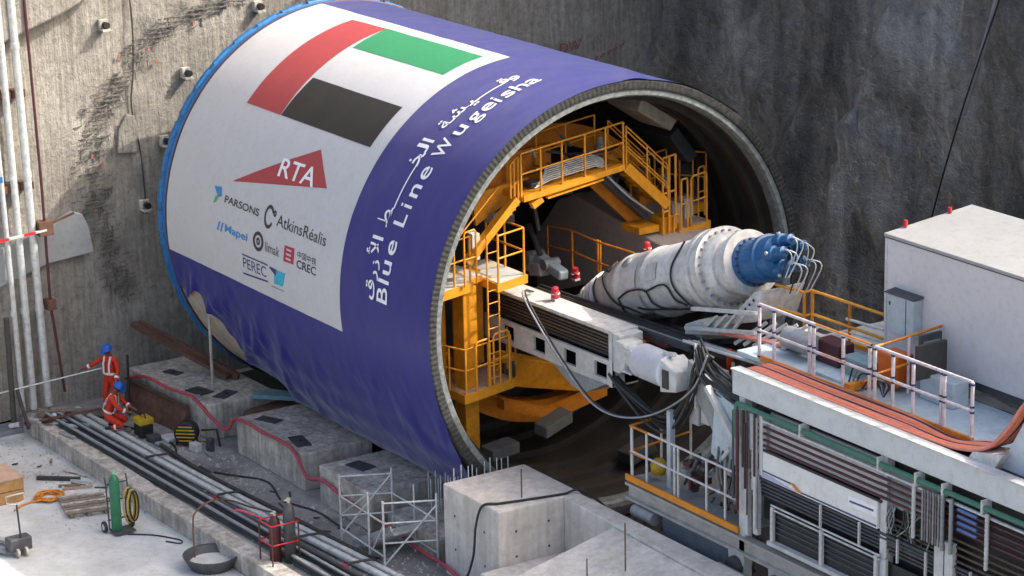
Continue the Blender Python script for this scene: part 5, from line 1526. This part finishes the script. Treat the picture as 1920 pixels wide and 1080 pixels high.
    for i in range(8):
        MB().cyl((12.75+.07*i, yl-0.06, 0.12), (12.75+.07*i, yl-0.06, -0.85), 0.02, n=6).build('braided_hose', M_oldwood if i % 2 else M_grey, t)
    # chain-like cable drops
    for x in (12.55, 13.3, 13.52, 14.42):
        c = MB()
        for i in range(12):
            c.cyl((x, yl-0.09, 0.15-0.085*i), (x, yl-0.09, 0.085-0.085*i), 0.04, n=7)
            c.cyl((x, yl-0.09, 0.085-0.085*i), (x, yl-0.09, 0.065-0.085*i), 0.033, n=7)
        c.build('cable_drop', M_wht2 if x in (12.55, 14.42) else M_grey, t)
    # lower front access platform
    MB().box(3.75, 7.45, yl, -0.9, -2.42, -2.36).build('front_floor', M_grey, t)
    MB().box(3.72, 7.45, yl-0.05, yl-0.01, -2.40, -2.27).build('front_toe_board', mat('bright_orange_paint', (0.75, 0.26, 0.01), 0.45, var=0.15), t)
    wt = mat('striped_wrap', (0.66, 0.60, 0.62), 0.5, var=0.3, scale=9)
    railing(t, [(3.8, -2.46, -2.36), (7.4, -2.46, -2.36)], 1.12, mp=M_white, mr=wt, r=0.024, posts=[V(x, -2.46, -2.36) for x in (3.85, 4.35, 5.3, 5.42, 6.35, 6.95)])
    railing(t, [(3.8, -2.44, -2.36), (3.8, -0.95, -2.26)], 1.12, mp=M_wht2, mr=M_ora, r=0.024, spacing=0.7)
    MB().tube([(3.8, -2.47, -1.24), (4.4, -2.47, -1.24)], 0.027, 7).build('orange_rail_end', M_ora, t)
    MB().tube([(3.8, -2.47, -1.8), (4.3, -2.47, -1.8)], 0.026, 7).build('orange_rail_end', M_ora, t)
    MB().box(4.68, 4.8, -2.2, -2.08, -2.6, -0.72).build('front_post', M_ltblue, t)
    MB().lathe([(0, 0), (0, .15), (.2, .17), (.3, .1), (.32, 0)], (4.25, -2.1, -2.2), (0.1, 0, 1), 12).build('yellow_float', M_dyel, t)
    rg = random.Random(4)
    for i in range(60):
        x = 4.9+rg.random()*2.3
        z = -2.32+rg.random()*(0.5+0.9*(x-4.9)/2.3)
        y = -2.36+rg.random()*0.5
        m = rg.choice((M_ltblue, M_grey, M_dgrey, M_dgrey, M_dred, M_blk2, M_blk2, M_wht2))
        k = rg.random()
        if k < 0.5:
            MB().box(x, x+rg.uniform(.06, .22), y, y+.15, z, z+rg.uniform(.06, .25)).build('pump_unit', m, t, bevel=0.015)
        else:
            MB().cyl((x, y, z), (x+rg.uniform(0, .3), y, z+rg.uniform(.1, .4)), rg.uniform(.015, .05), n=9).build('valve_unit', m, t)
    for i in range(7):
        x = 6.4+0.14*i
        MB().tube(smooth_path([(x, -2.2, -1.0-0.05*i), (x+.1, -2.3, -1.5), (x+rg.uniform(-.2, .3), -2.25, -2.2)], 4), 0.026, 6).build('hose', M_blk2 if i % 2 else M_oldwood, t)
    # front bulkhead: sloping grey plates, brace
    MB().prism([(5.9, -1.9, -2.2), (6.1, -1.9, -2.2), (6.1, -1.9, 0.0), (5.0, -1.9, 0.35), (4.95, -1.9, -0.1), (5.9, -1.9, -1.0)], (0, 0.1, 0)).build('bulkhead_plate', M_grey, t)
    MB().prism([(6.15, -2.2, -1.2), (7.3, -2.2, -1.7), (7.3, -2.2, -0.15), (6.3, -2.2, 0.1)], (0, 0.1, 0)).build('bulkhead_plate', M_ltblue, t)
    MB().bar((6.1, -2.25, 0.15), (7.35, -2.3, -0.95), 0.12, 0.10).build('brace', M_wht2, t)
    MB().box(4.9, 5.2, -1.8, -1.3, -1.0, 0.2).box(5.3, 5.55, -1.8, -1.3, -0.9, 0.15).build('white_bulkhead', M_wht2, t)
    MB().bar((5.25, -1.9, -0.6), (5.25, -1.9, 0.75), 0.04).build('thin_post', M_white, t)
    MB().lathe([(0, 0), (0, .07), (.38, .07), (.42, .04), (.42, 0)], (5.25, -1.05, 0.05), (0, 0, 1), 12).build('orange_bottle', mat('signal_orange', (0.75, 0.07, 0.01), 0.4), t)
    MB().bar((5.55, -1.2, 0.3), (5.55, -1.2, -0.3), 0.05).bar((5.55, -1.2, -0.2), (7.25, -2.0, -0.0), 0.06, 0.05).build('white_angle', M_white, t)
    # tray continuing under the conveyor head
    for i in range(4):
        MB().tube([(4.1, -1.35+i*0.13, 0.42-.03*i), (7.6, -1.35+i*0.13, 0.62-.03*i)], 0.035, 7).build('front_pipe', M_grey if i % 2 else M_galv, t)
    MB().bar((4.6, -0.75, 0.62), (7.2, -0.75, 0.92), 0.22, 0.05).build('pink_cable_strip', M_cab2, t)
    # underside rollers and drive blocks on the abutment side
    MB().hexa([(5.0, -2.55, -3.5), (7.0, -2.55, -3.5), (7.0, -2.0, -3.5), (5.0, -2.0, -3.5)], [(4.9, -2.5, -2.82), (7.1, -2.5, -2.82), (7.1, -2.0, -2.82), (4.9, -2.0, -2.82)]).build('bogie_box', mat('slate_paint', (0.10, 0.12, 0.145), 0.5, var=0.25), t, bevel=0.04)
    MB().cyl((4.0, -2.5, -2.98), (4.7, -2.5, -2.98), 0.14, n=14).build('bogie_ram', M_grey, t)
    for x in (7.35, 8.6, 9.6):
        MB().cyl((x, -2.62, -3.1), (x, -2.2, -3.1), 0.2, n=18).build('wheel', M_dgrey, t)
        MB().box(x-0.25, x+0.25, -2.5, -2.3, -3.05, -2.82).build('wheel_bracket', M_wht2, t)
    for i in range(3):
        MB().bar((7.1, -2.75-0.12*i, -3.08-.03*i), (14, -3.0-0.12*i, -3.02), 0.07, 0.05).build('guide_rail', M_grey if i != 1 else M_dgrey, t)
    # walkway guard rails with wrapped posts
    rl = [(6.9, -1.6, 0.8), (9.3, -1.6, 0.8), (10.2, -1.6, 0.8)]
    railing(t, rl, 1.1, mp=wt, mr=wt, r=0.03, posts=[V(x, -1.6, 0.8) for x in (6.9, 7.35, 8.42, 8.55, 9.4, 10.15)])
    MB().tube([(8.6, -1.6, 1.905), (10.2, -1.6, 1.905)], 0.029, 7).tube([(8.8, -1.6, 1.375), (9.5, -1.6, 1.375)], 0.028, 7).build('orange_rail', M_ora, t)
    railing(t, [(10.3, -1.6, 0.8), (12.9, -1.6, 0.8)], 1.1, mp=wt, mr=wt, r=0.03, posts=[V(x, -1.6, 0.8) for x in (10.3, 10.8, 11.35, 12.1, 12.18, 12.9)])
    railing(t, [(10.3, -1.6, 0.8), (10.3, 0.0, 0.9)], 1.1, mp=wt, mr=M_ora, r=0.026, spacing=0.8)
    nav = mat('navy_tape', (0.02, 0.025, 0.10), 0.5)
    for x in (6.9, 7.35, 8.42, 8.55, 9.4, 10.15, 10.3, 10.8, 11.35, 12.1, 12.18, 12.9):
        for z in (0.84, 1.33, 1.43, 1.84):
            MB().cyl((x, -1.6, z), (x, -1.6, z+0.035), 0.042, n=8).build('tape_band', nav, t)
    # far railing beyond the walkway (yellow) and white lower rails
    railing(t, [(5.6, -0.2, 0.75), (6.4, -0.1, 0.75), (6.5, 0.0, 0.8), (8.6, 0.05, 0.8)], 1.0, mp=M_ora, mr=M_amber, r=0.03, posts=[V(6.4, -0.1, 0.75), V(6.52, 0.0, 0.8), V(7.6, 0.05, 0.8)])
    MB().tube([(7.5, 0.05, 1.45), (8.6, 0.05, 1.5)], 0.03, 7).tube([(7.5, 0.05, 1.2), (8.6, 0.05, 1.25)], 0.025, 7).build('white_rail', M_white, t)
    MB().bar((7.5, 0.1, 0.95), (8.6, 0.1, 0.98), 0.08, 0.10).build('yellow_kerb', M_amber, t)
    MB().bar((7.5, 0.1, 0.86), (8.6, 0.1, 0.89), 0.1, 0.08).build('white_kerb', M_white, t)
    # machinery on the deck
    MB().cyl((6.9, -0.9, 1.12), (7.7, -0.9, 1.12), 0.22, n=16).build('tank', M_grey, t)
    MB().box(7.6, 8.3, -0.8, -0.4, 0.8, 1.25).build('red_unit', M_dred, t, bevel=0.03)
    MB().box(8.6, 9.4, -1.0, -0.6, 0.8, 1.2).build('teal_tank', mat('teal_grey', (0.20, 0.31, 0.32), 0.5, var=0.2), t, bevel=0.04)
    MB().box(9.55, 10.1, -0.9, -0.5, 0.9, 1.5).build('orange_box', mat('box_orange', (0.62, 0.13, 0.01), 0.45, var=0.2), t, bevel=0.02)
    MB().box(10.5, 11.4, -0.7, -0.3, 0.8, 1.3).build('grey_unit', M_ltblue, t, bevel=0.03)
    MB().box(8.2, 9.4, -1.35, -1.0, 0.8, 0.86).build('pale_cover', M_ltblue, t)
    MB().box(6.5, 7.5, -0.5, -0.2, 0.8, 1.1).build('white_frame', M_white, t, bevel=0.02)
    for i in range(6):
        MB().bar((5.2+0.3*i, -0.9, 0.55+.05*i), (5.6+0.32*i, -0.4, 1.0+.06*i), 0.08, 0.06).build('white_bracket', M_white, t)
    MB().box(10.7, 10.78, -1.0, -0.3, 1.25, 1.9).build('screen_frame', M_blk2, t)
    for i in range(5):
        MB().tube(smooth_path([(9.2+.1*i, -1.3, 0.85), (9.4+.1*i, -1.3, 1.25-.05*i), (9.9+.1*i, -1.25, 1.1), (10.2, -1.3, 0.85)], 5), 0.018, 6).build('deck_hose', M_grey if i % 2 else M_blk2, t)
    # tall pale cabinet column at the right edge with bent cover
    MB().prism([(14.15, -2.1, 0.80), (14.75, -2.1, 0.80), (15.3, -2.1, 1.5), (15.3, -2.1, 2.2), (14.95, -2.1, 2.2)], (0, 0.5, 0)).build('cable_column', mat('pale_blue_paint', (0.55, 0.60, 0.66), 0.45, var=0.1), t, bevel=0.02)
    MB().prism([(13.55, -2.3, 0.80), (14.2, -2.3, 0.8), (14.45, -2.3, 1.15), (13.7, -2.3, 1.0)], (0, 0.5, 0)).build('cable_guard', M_white, t)
    return t
gantry()

# orange cables lying on the gantry top and climbing the column
rg = random.Random(9)
labs = 'orange power cable in the flat bundle along the gantry top'
for i in range(11):
    y = -2.24+i*0.058
    w1, w2 = rg.uniform(-.015, .015), rg.uniform(-.02, .02)
    m = (M_cab2, M_cab, M_cab2, M_cab2, M_dred)[i % 5]
    cable([(7.28, y, 0.80), (7.6, y, 0.86), (9.0, y+w1, 0.85), (10.4, y+w2, 0.86), (11.6, y+w1, 0.86), (12.6, y+w2, 0.88-.01*i), (13.3, y, 0.93), (13.95, y+.01, 1.12), (14.45, y+.02, 1.6), (14.8, y+.03, 2.1), (15.1, y+.04, 2.28), (16.5, y+.04, 2.32)], 0.034, m, labs, 'orange cables along the gantry top', 'power_cable')

# ================================================================ WHITE CONTAINER WITH CABINET
def container():
    t = thing('control_container', (12, 1.0, 1.1), 'large plain white equipment container on the backup gantry', 'container')
    x0, x1, y0, y1, z0 = 8.66, 19, 0.02, 2.15, 1.14
    MB().hexa([(x0, y0, z0), (x1, y0, z0), (x1, y1, z0), (x0, y1, z0)], [(x0, y0, 3.33), (x1, y0, 3.30), (x1, y1, 3.50), (x0, y1, 3.53)]).build('wall', M_box, t, bevel=0.015)
    MB().hexa([(x0-.03, y0-.03, 3.355), (x1, y0-.03, 3.325), (x1, y1+.03, 3.54), (x0-.03, y1+.03, 3.57)], [(x0-.03, y0-.03, 3.42), (x1, y0-.03, 3.39), (x1, y1+.03, 3.60), (x0-.03, y1+.03, 3.63)]).build('roof', M_roof, t, bevel=0.01)
    MB().hexa([(x0-.005, y0-.005, 3.33), (x1, y0-.005, 3.30), (x1, y1, 3.50), (x0-.005, y1, 3.53)], [(x0-.005, y0-.005, 3.355), (x1, y0-.005, 3.325), (x1, y1, 3.54), (x0-.005, y1, 3.57)]).build('roof_seam', M_blk, t)
    MB().box(x0-.012, x0+.05, y0-.012, y0+.05, z0, 3.33).build('corner_trim', M_white, t)
    MB().box(x0, x1, y0+0.05, y1-0.05, z0-0.16, z0-0.005).build('base_frame', M_dgrey, t)
    for y in (0.45, 1.55):
        MB().cyl((x0+.05, y, 3.45+0.07*y), (x0+.05, y, 3.58+0.07*y), 0.04, n=8).build('lifting_eye', M_red, t)
    c = MB().box(8.98, 9.72, y0-0.22, y0-0.003, 1.62, 2.36).build('switch_cabinet', M_ltblue, t, bevel=0.012)
    MB().hexa([(8.94, y0-.26, 2.375), (9.76, y0-.26, 2.375), (9.76, y0-.003, 2.40), (8.94, y0-.003, 2.40)], [(8.94, y0-.26, 2.395), (9.76, y0-.26, 2.395), (9.76, y0-.003, 2.43), (8.94, y0-.003, 2.43)]).build('cabinet_hood', M_dgrey, c)
    MB().box(9.50, 9.52, y0-0.224, y0-0.221, 1.64, 2.34).build('door_seam', M_dgrey, c)
    MB().box(9.04, 9.07, y0-0.235, y0-0.221, 2.15, 2.22).build('hinge', M_blk2, c)
    return t
container()
t = thing('operator_panel', (10.55, -0.45, 1.2), 'small screen panel in a dark frame mounted on the gantry rail before the container', 'screen')
MB().box(10.35, 10.42, -0.62, -0.1, 1.3, 1.95).build('frame', M_dgrey, t, bevel=0.01)
MB().box(10.421, 10.432, -0.56, -0.16, 1.42, 1.82).build('screen', M_glass, t)
MB().bar((10.38, -0.35, 0.8), (10.38, -0.35, 1.3), 0.05).build('stand', M_grey, t)

# ================================================================ PEOPLE
def skin_body(name, joints, bones, root_i, parent, org, split):
    """one continuous skinned figure; joints {key: (xyz, radius)}; faces coloured by region"""
    keys = list(joints)
    idx = {k: i for i, k in enumerate(keys)}
    me = bpy.data.meshes.new(name)
    me.from_pydata([Vector(joints[k][0]) for k in keys], [(idx[a], idx[b]) for a, b in bones], [])
    o = bpy.data.objects.new(name, me)
    COL.objects.link(o)
    o.modifiers.new('skin', 'SKIN').use_smooth_shade = True
    for i, k in enumerate(keys):
        r = joints[k][1]
        sv = me.skin_vertices[0].data[i]
        sv.radius = r if isinstance(r, tuple) else (r, r)
        sv.use_root = (k == root_i)
    sb = o.modifiers.new('sub', 'SUBSURF')
    sb.levels = sb.render_levels = 2
    bpy.context.view_layer.update()
    m2 = bpy.data.meshes.new_from_object(o.evaluated_get(bpy.context.evaluated_depsgraph_get()))
    bpy.data.objects.remove(o)
    m2.name = name
    for m in (M_cover, M_skin, M_boot):
        m2.materials.append(m)
    for p in m2.polygons:
        p.material_index = split(p.center)
        p.use_smooth = True
    o = bpy.data.objects.new(name, m2)
    COL.objects.link(o)
    o.parent = parent
    ORG[o.name] = org
    return o

def worker(org, face, J, label, held=None):
    """J: joints in metres in the worker's own frame (x right hand side, y forward, z up)"""
    t = thing('person', org, label, 'person')
    c, s = math.cos(face), math.sin(face)
    def W(q):
        x, y, z = q
        return V(c*x-s*y, s*x+c*y, z)
    joints, bones = {}, []
    def j(k, r):
        joints[k] = (W(J[k]), r)
    for k, r in (('pelvis', (0.155, 0.12)), ('waist', (0.145, 0.11)), ('chest', (0.165, 0.12)), ('collar', (0.10, 0.085)), ('neck', (0.055, 0.055)), ('skull', (0.085, 0.095)), ('crown', (0.07, 0.08))):
        j(k, r)
    bones += [('pelvis', 'waist'), ('waist', 'chest'), ('chest', 'collar'), ('collar', 'neck'), ('neck', 'skull'), ('skull', 'crown')]
    for sd in 'LR':
        for k, r in (('sh', .075), ('el', .056), ('wr', .042), ('palm', (.042, .022)), ('hip', .105), ('kn', .075), ('an', .055), ('toe', (.048, .038))):
            j(k+sd, r)
        bones += [('collar', 'sh'+sd), ('sh'+sd, 'el'+sd), ('el'+sd, 'wr'+sd), ('wr'+sd, 'palm'+sd), ('pelvis', 'hip'+sd), ('hip'+sd, 'kn'+sd), ('kn'+sd, 'an'+sd), ('an'+sd, 'toe'+sd)]
        # fingers: four unequal bent chains and a thumb from the side of the palm
        pw, pp = Vector(J['wr'+sd]), Vector(J['palm'+sd])
        d = (pp-pw).normalized()
        side = d.cross(Vector((0, 0, 1)))
        side = side.normalized() if side.length > 0.1 else Vector((1, 0, 0))
        dn = d.cross(side).normalized()
        for i, ln in enumerate((0.068, 0.078, 0.072, 0.056)):
            b = pp+d*0.03+side*(-0.030+0.02*i)
            m1 = b+d*ln*0.6+dn*0.01
            m2 = m1+d*ln*0.35+dn*ln*0.45
            for n_, q, r in (('a', b, .0095), ('b', m1, .009), ('c', m2, .0075)):
                J[f'f{i}{n_}{sd}'] = q
                joints[f'f{i}{n_}{sd}'] = (W(q), r)
            bones += [('palm'+sd, f'f{i}a{sd}'), (f'f{i}a{sd}', f'f{i}b{sd}'), (f'f{i}b{sd}', f'f{i}c{sd}')]
        b = pw.lerp(pp, 0.6)+side*(-0.045 if sd == 'L' else 0.045)
        q2 = b+d*0.05+side*(-0.025 if sd == 'L' else 0.025)+dn*0.02
        joints['ta'+sd], joints['tb'+sd] = (W(b), .011), (W(q2), .009)
        bones += [('palm'+sd, 'ta'+sd), ('ta'+sd, 'tb'+sd)]
    sk_, nk = W(J['skull']), W(J['neck'])
    hands = [W(J['wrL']), W(J['wrR'])]
    palms = [W(J['palmL']), W(J['palmR'])]
    ank = [W(J['anL']), W(J['anR'])]
    toes = [W(J['toeL']), W(J['toeR'])]
    def split(p):
        if (p-sk_).length < 0.19 and p.z > nk.z-0.02:
            return 1
        for h, q in zip(hands, palms):
            if (p-q).length < 0.17 and (p-h).dot(q-h) > 0.0:
                return 1
        for a, q in zip(ank, toes):
            if (p-q).length < 0.16 or (p-a).length < 0.075:
                return 2
        return 0
    skin_body('body', joints, bones, 'pelvis', t, Vector(org), split)
    def wp(q):
        return W(q)+Vector(org)
    # face: brow, nose, mouth, ears, eyes
    sc, fwd = Vector(J['skull']), Vector(J.get('look', (0, 1, -0.15))).normalized()
    rt = fwd.cross(Vector((0, 0, 1))).normalized()
    up = rt.cross(fwd)
    hc = sc+up*0.02
    def F(a, b, cc):
        return wp(hc+rt*a+fwd*b+up*cc)
    MB().prism([F(-.014, .088, -.03), F(.014, .088, -.03), F(.006, .088, .015), F(-.006, .088, .015)], W(fwd*0.026)).build('nose', M_skin, t)
    for s_ in (-1, 1):
        MB().cyl(F(s_*.033, .082, .012), F(s_*.033, .096, .012), 0.011, n=8).build('eye', M_blk, t)
        MB().lathe([(0, 0), (0, .03), (.015, .022), (.018, 0)], F(s_*.086, 0, -.01), W(rt*s_), 8).build('ear', M_skin, t)
    MB().bar(F(-.022, .090, -.055), F(.022, .090, -.055), 0.008, 0.012).build('mouth', M_dred, t)
    MB().lathe([(-.02, .092), (.0, .098), (.03, .098)], wp(hc-fwd*0.012), W(up), 16).build('hair', M_blk, t)
    # helmet with brim and ridge
    h0 = hc+up*0.045
    prof = [(0.0, 0.150), (0.004, 0.152), (0.02, 0.132), (0.06, 0.126), (0.10, 0.10), (0.125, 0.06), (0.135, 0.0)]
    he = MB().lathe(prof, wp(h0), W(up), 22).build('helmet', M_hblue, t)
    MB().hexa([wp(h0+rt*a+fwd*b-up*.004) for a, b in ((-.09, .10), (.09, .10), (.06, .20), (-.06, .20))], [wp(h0+rt*a+fwd*b+up*.008) for a, b in ((-.09, .10), (.09, .10), (.06, .20), (-.06, .20))]).build('peak', M_hblue, he)
    MB().bar(wp(h0+fwd*.10+up*.085), wp(h0-fwd*.10+up*.085), 0.03, 0.05).build('ridge', M_hblue, he)
    # reflective bands round waist, wrists, shins, and braces over the shoulders
    def ring(c_, ax, ra, name):
        MB().lathe([(-.028, ra), (.028, ra)], wp(c_), W(ax), 16).build(name, M_reflect, t)
    for sd in 'LR':
        e, w2 = Vector(J['el'+sd]), Vector(J['wr'+sd])
        ring(e.lerp(w2, .60), w2-e, .064, 'reflective_band')
        k_, a_ = Vector(J['kn'+sd]), Vector(J['an'+sd])
        ring(k_.lerp(a_, .55), a_-k_, .085, 'reflective_band')
    pv, wa, ch, co = (Vector(J[q]) for q in ('pelvis', 'waist', 'chest', 'collar'))
    x = Vector((1, 0, 0))
    ax = (ch-wa).normalized()
    fy = x.cross(ax).normalized()*-1
    bt = MB()
    n = 18
    vs = []
    for dz in (-.028, .028):
        for i in range(n):
            a = 2*math.pi*i/n
            vs.append(wp(wa.lerp(pv, .25)+ax*dz+x*math.cos(a)*.182+fy*math.sin(a)*.146))
    bt.add(vs, [(i, (i+1) % n, n+(i+1) % n, n+i) for i in range(n)], True)
    bt.build('reflective_belt', M_reflect, t)
    for s_ in (-1, 1):
        pth = [wa.lerp(pv, .25)+x*s_*.085+fy*.142, ch+x*s_*.09+fy*.142, co+x*s_*.095+fy*.075+ax*.05, co+x*s_*.095-fy*.06+ax*.05, ch+x*s_*.09-fy*.142, wa.lerp(pv, .25)+x*s_*.085-fy*.142]
        q = [wp(v) for v in pth]
        b = MB()
        for a, c2 in zip(q, q[1:]):
            b.bar(a, c2, 0.05, 0.012, up=W(x).cross(c2-a))
        b.build('reflective_brace', M_reflect, t)
    return t, wp

# standing worker: faces the camera, right arm reaching out along a steel bar, left arm hanging
face = R(205)          # own +y turned toward -Y/-X side of the shaft, i.e. toward the viewer
JS = {'pelvis': (0, 0, .95), 'waist': (0, .01, 1.12), 'chest': (0, .0, 1.32), 'collar': (0, .0, 1.46), 'neck': (0, .03, 1.55), 'skull': (0, .06, 1.65), 'crown': (0, .065, 1.72),
      'shL': (-.20, 0, 1.44), 'elL': (-.30, .05, 1.17), 'wrL': (-.33, .20, .96), 'palmL': (-.335, .25, .89),
      'shR': (.20, 0, 1.44), 'elR': (.42, .10, 1.28), 'wrR': (.62, .22, 1.16), 'palmR': (.69, .26, 1.13),
      'hipL': (-.10, 0, .90), 'knL': (-.13, .06, .50), 'anL': (-.15, .0, .09), 'toeL': (-.17, .17, .045),
      'hipR': (.10, 0, .90), 'knR': (.14, .08, .50), 'anR': (.17, .02, .09), 'toeR': (.20, .19, .045), 'look': (0.1, 1, -0.35)}
WS, wp = worker((-13.55, -6.05, -5.0), face, JS, 'standing worker in red coverall and blue helmet reaching out to a steel bar')
a = wp((.66, .28, 1.10))
tag(MB().cyl(a+V(0.35, 0.55, 0.10), a+V(-0.35, -2.3, -0.28), 0.022, n=7).bar(a+V(-0.35, -2.3, -0.28), a+V(-0.2, -2.38, -0.62), 0.05).build('steel_lever', M_galv), 'long pale steel lever held by the standing worker', 'bar')
tag(MB().cyl((-13.2, -5.75, -5.0), (-13.25, -5.7, -3.45), 0.035, n=8).build('dark_post', M_blk), 'thin dark post just behind the standing worker', 'post')
# kneeling worker: seen from behind his left shoulder, leaning to the welding set
JK = {'pelvis': (0, -.05, .34), 'waist': (0, .0, .52), 'chest': (0, .08, .72), 'collar': (0, .12, .86), 'neck': (0, .17, .94), 'skull': (0, .23, 1.03), 'crown': (0, .25, 1.10),
      'shL': (-.19, .12, .84), 'elL': (-.22, .30, .62), 'wrL': (-.14, .50, .52), 'palmL': (-.12, .57, .50),
      'shR': (.19, .12, .84), 'elR': (.24, .30, .60), 'wrR': (.16, .50, .50), 'palmR': (.13, .57, .48),
      'hipL': (-.11, -.04, .32), 'knL': (-.20, .38, .18), 'anL': (-.16, .02, .08), 'toeL': (-.16, -.12, .05),
      'hipR': (.11, -.04, .32), 'knR': (.22, .40, .16), 'anR': (.17, .04, .08), 'toeR': (.17, -.10, .05), 'look': (0, 1, -0.7)}
worker((-12.15, -6.75, -4.86), R(-42), JK, 'kneeling worker in red coverall and blue helmet bent over the welding set on the pipes')
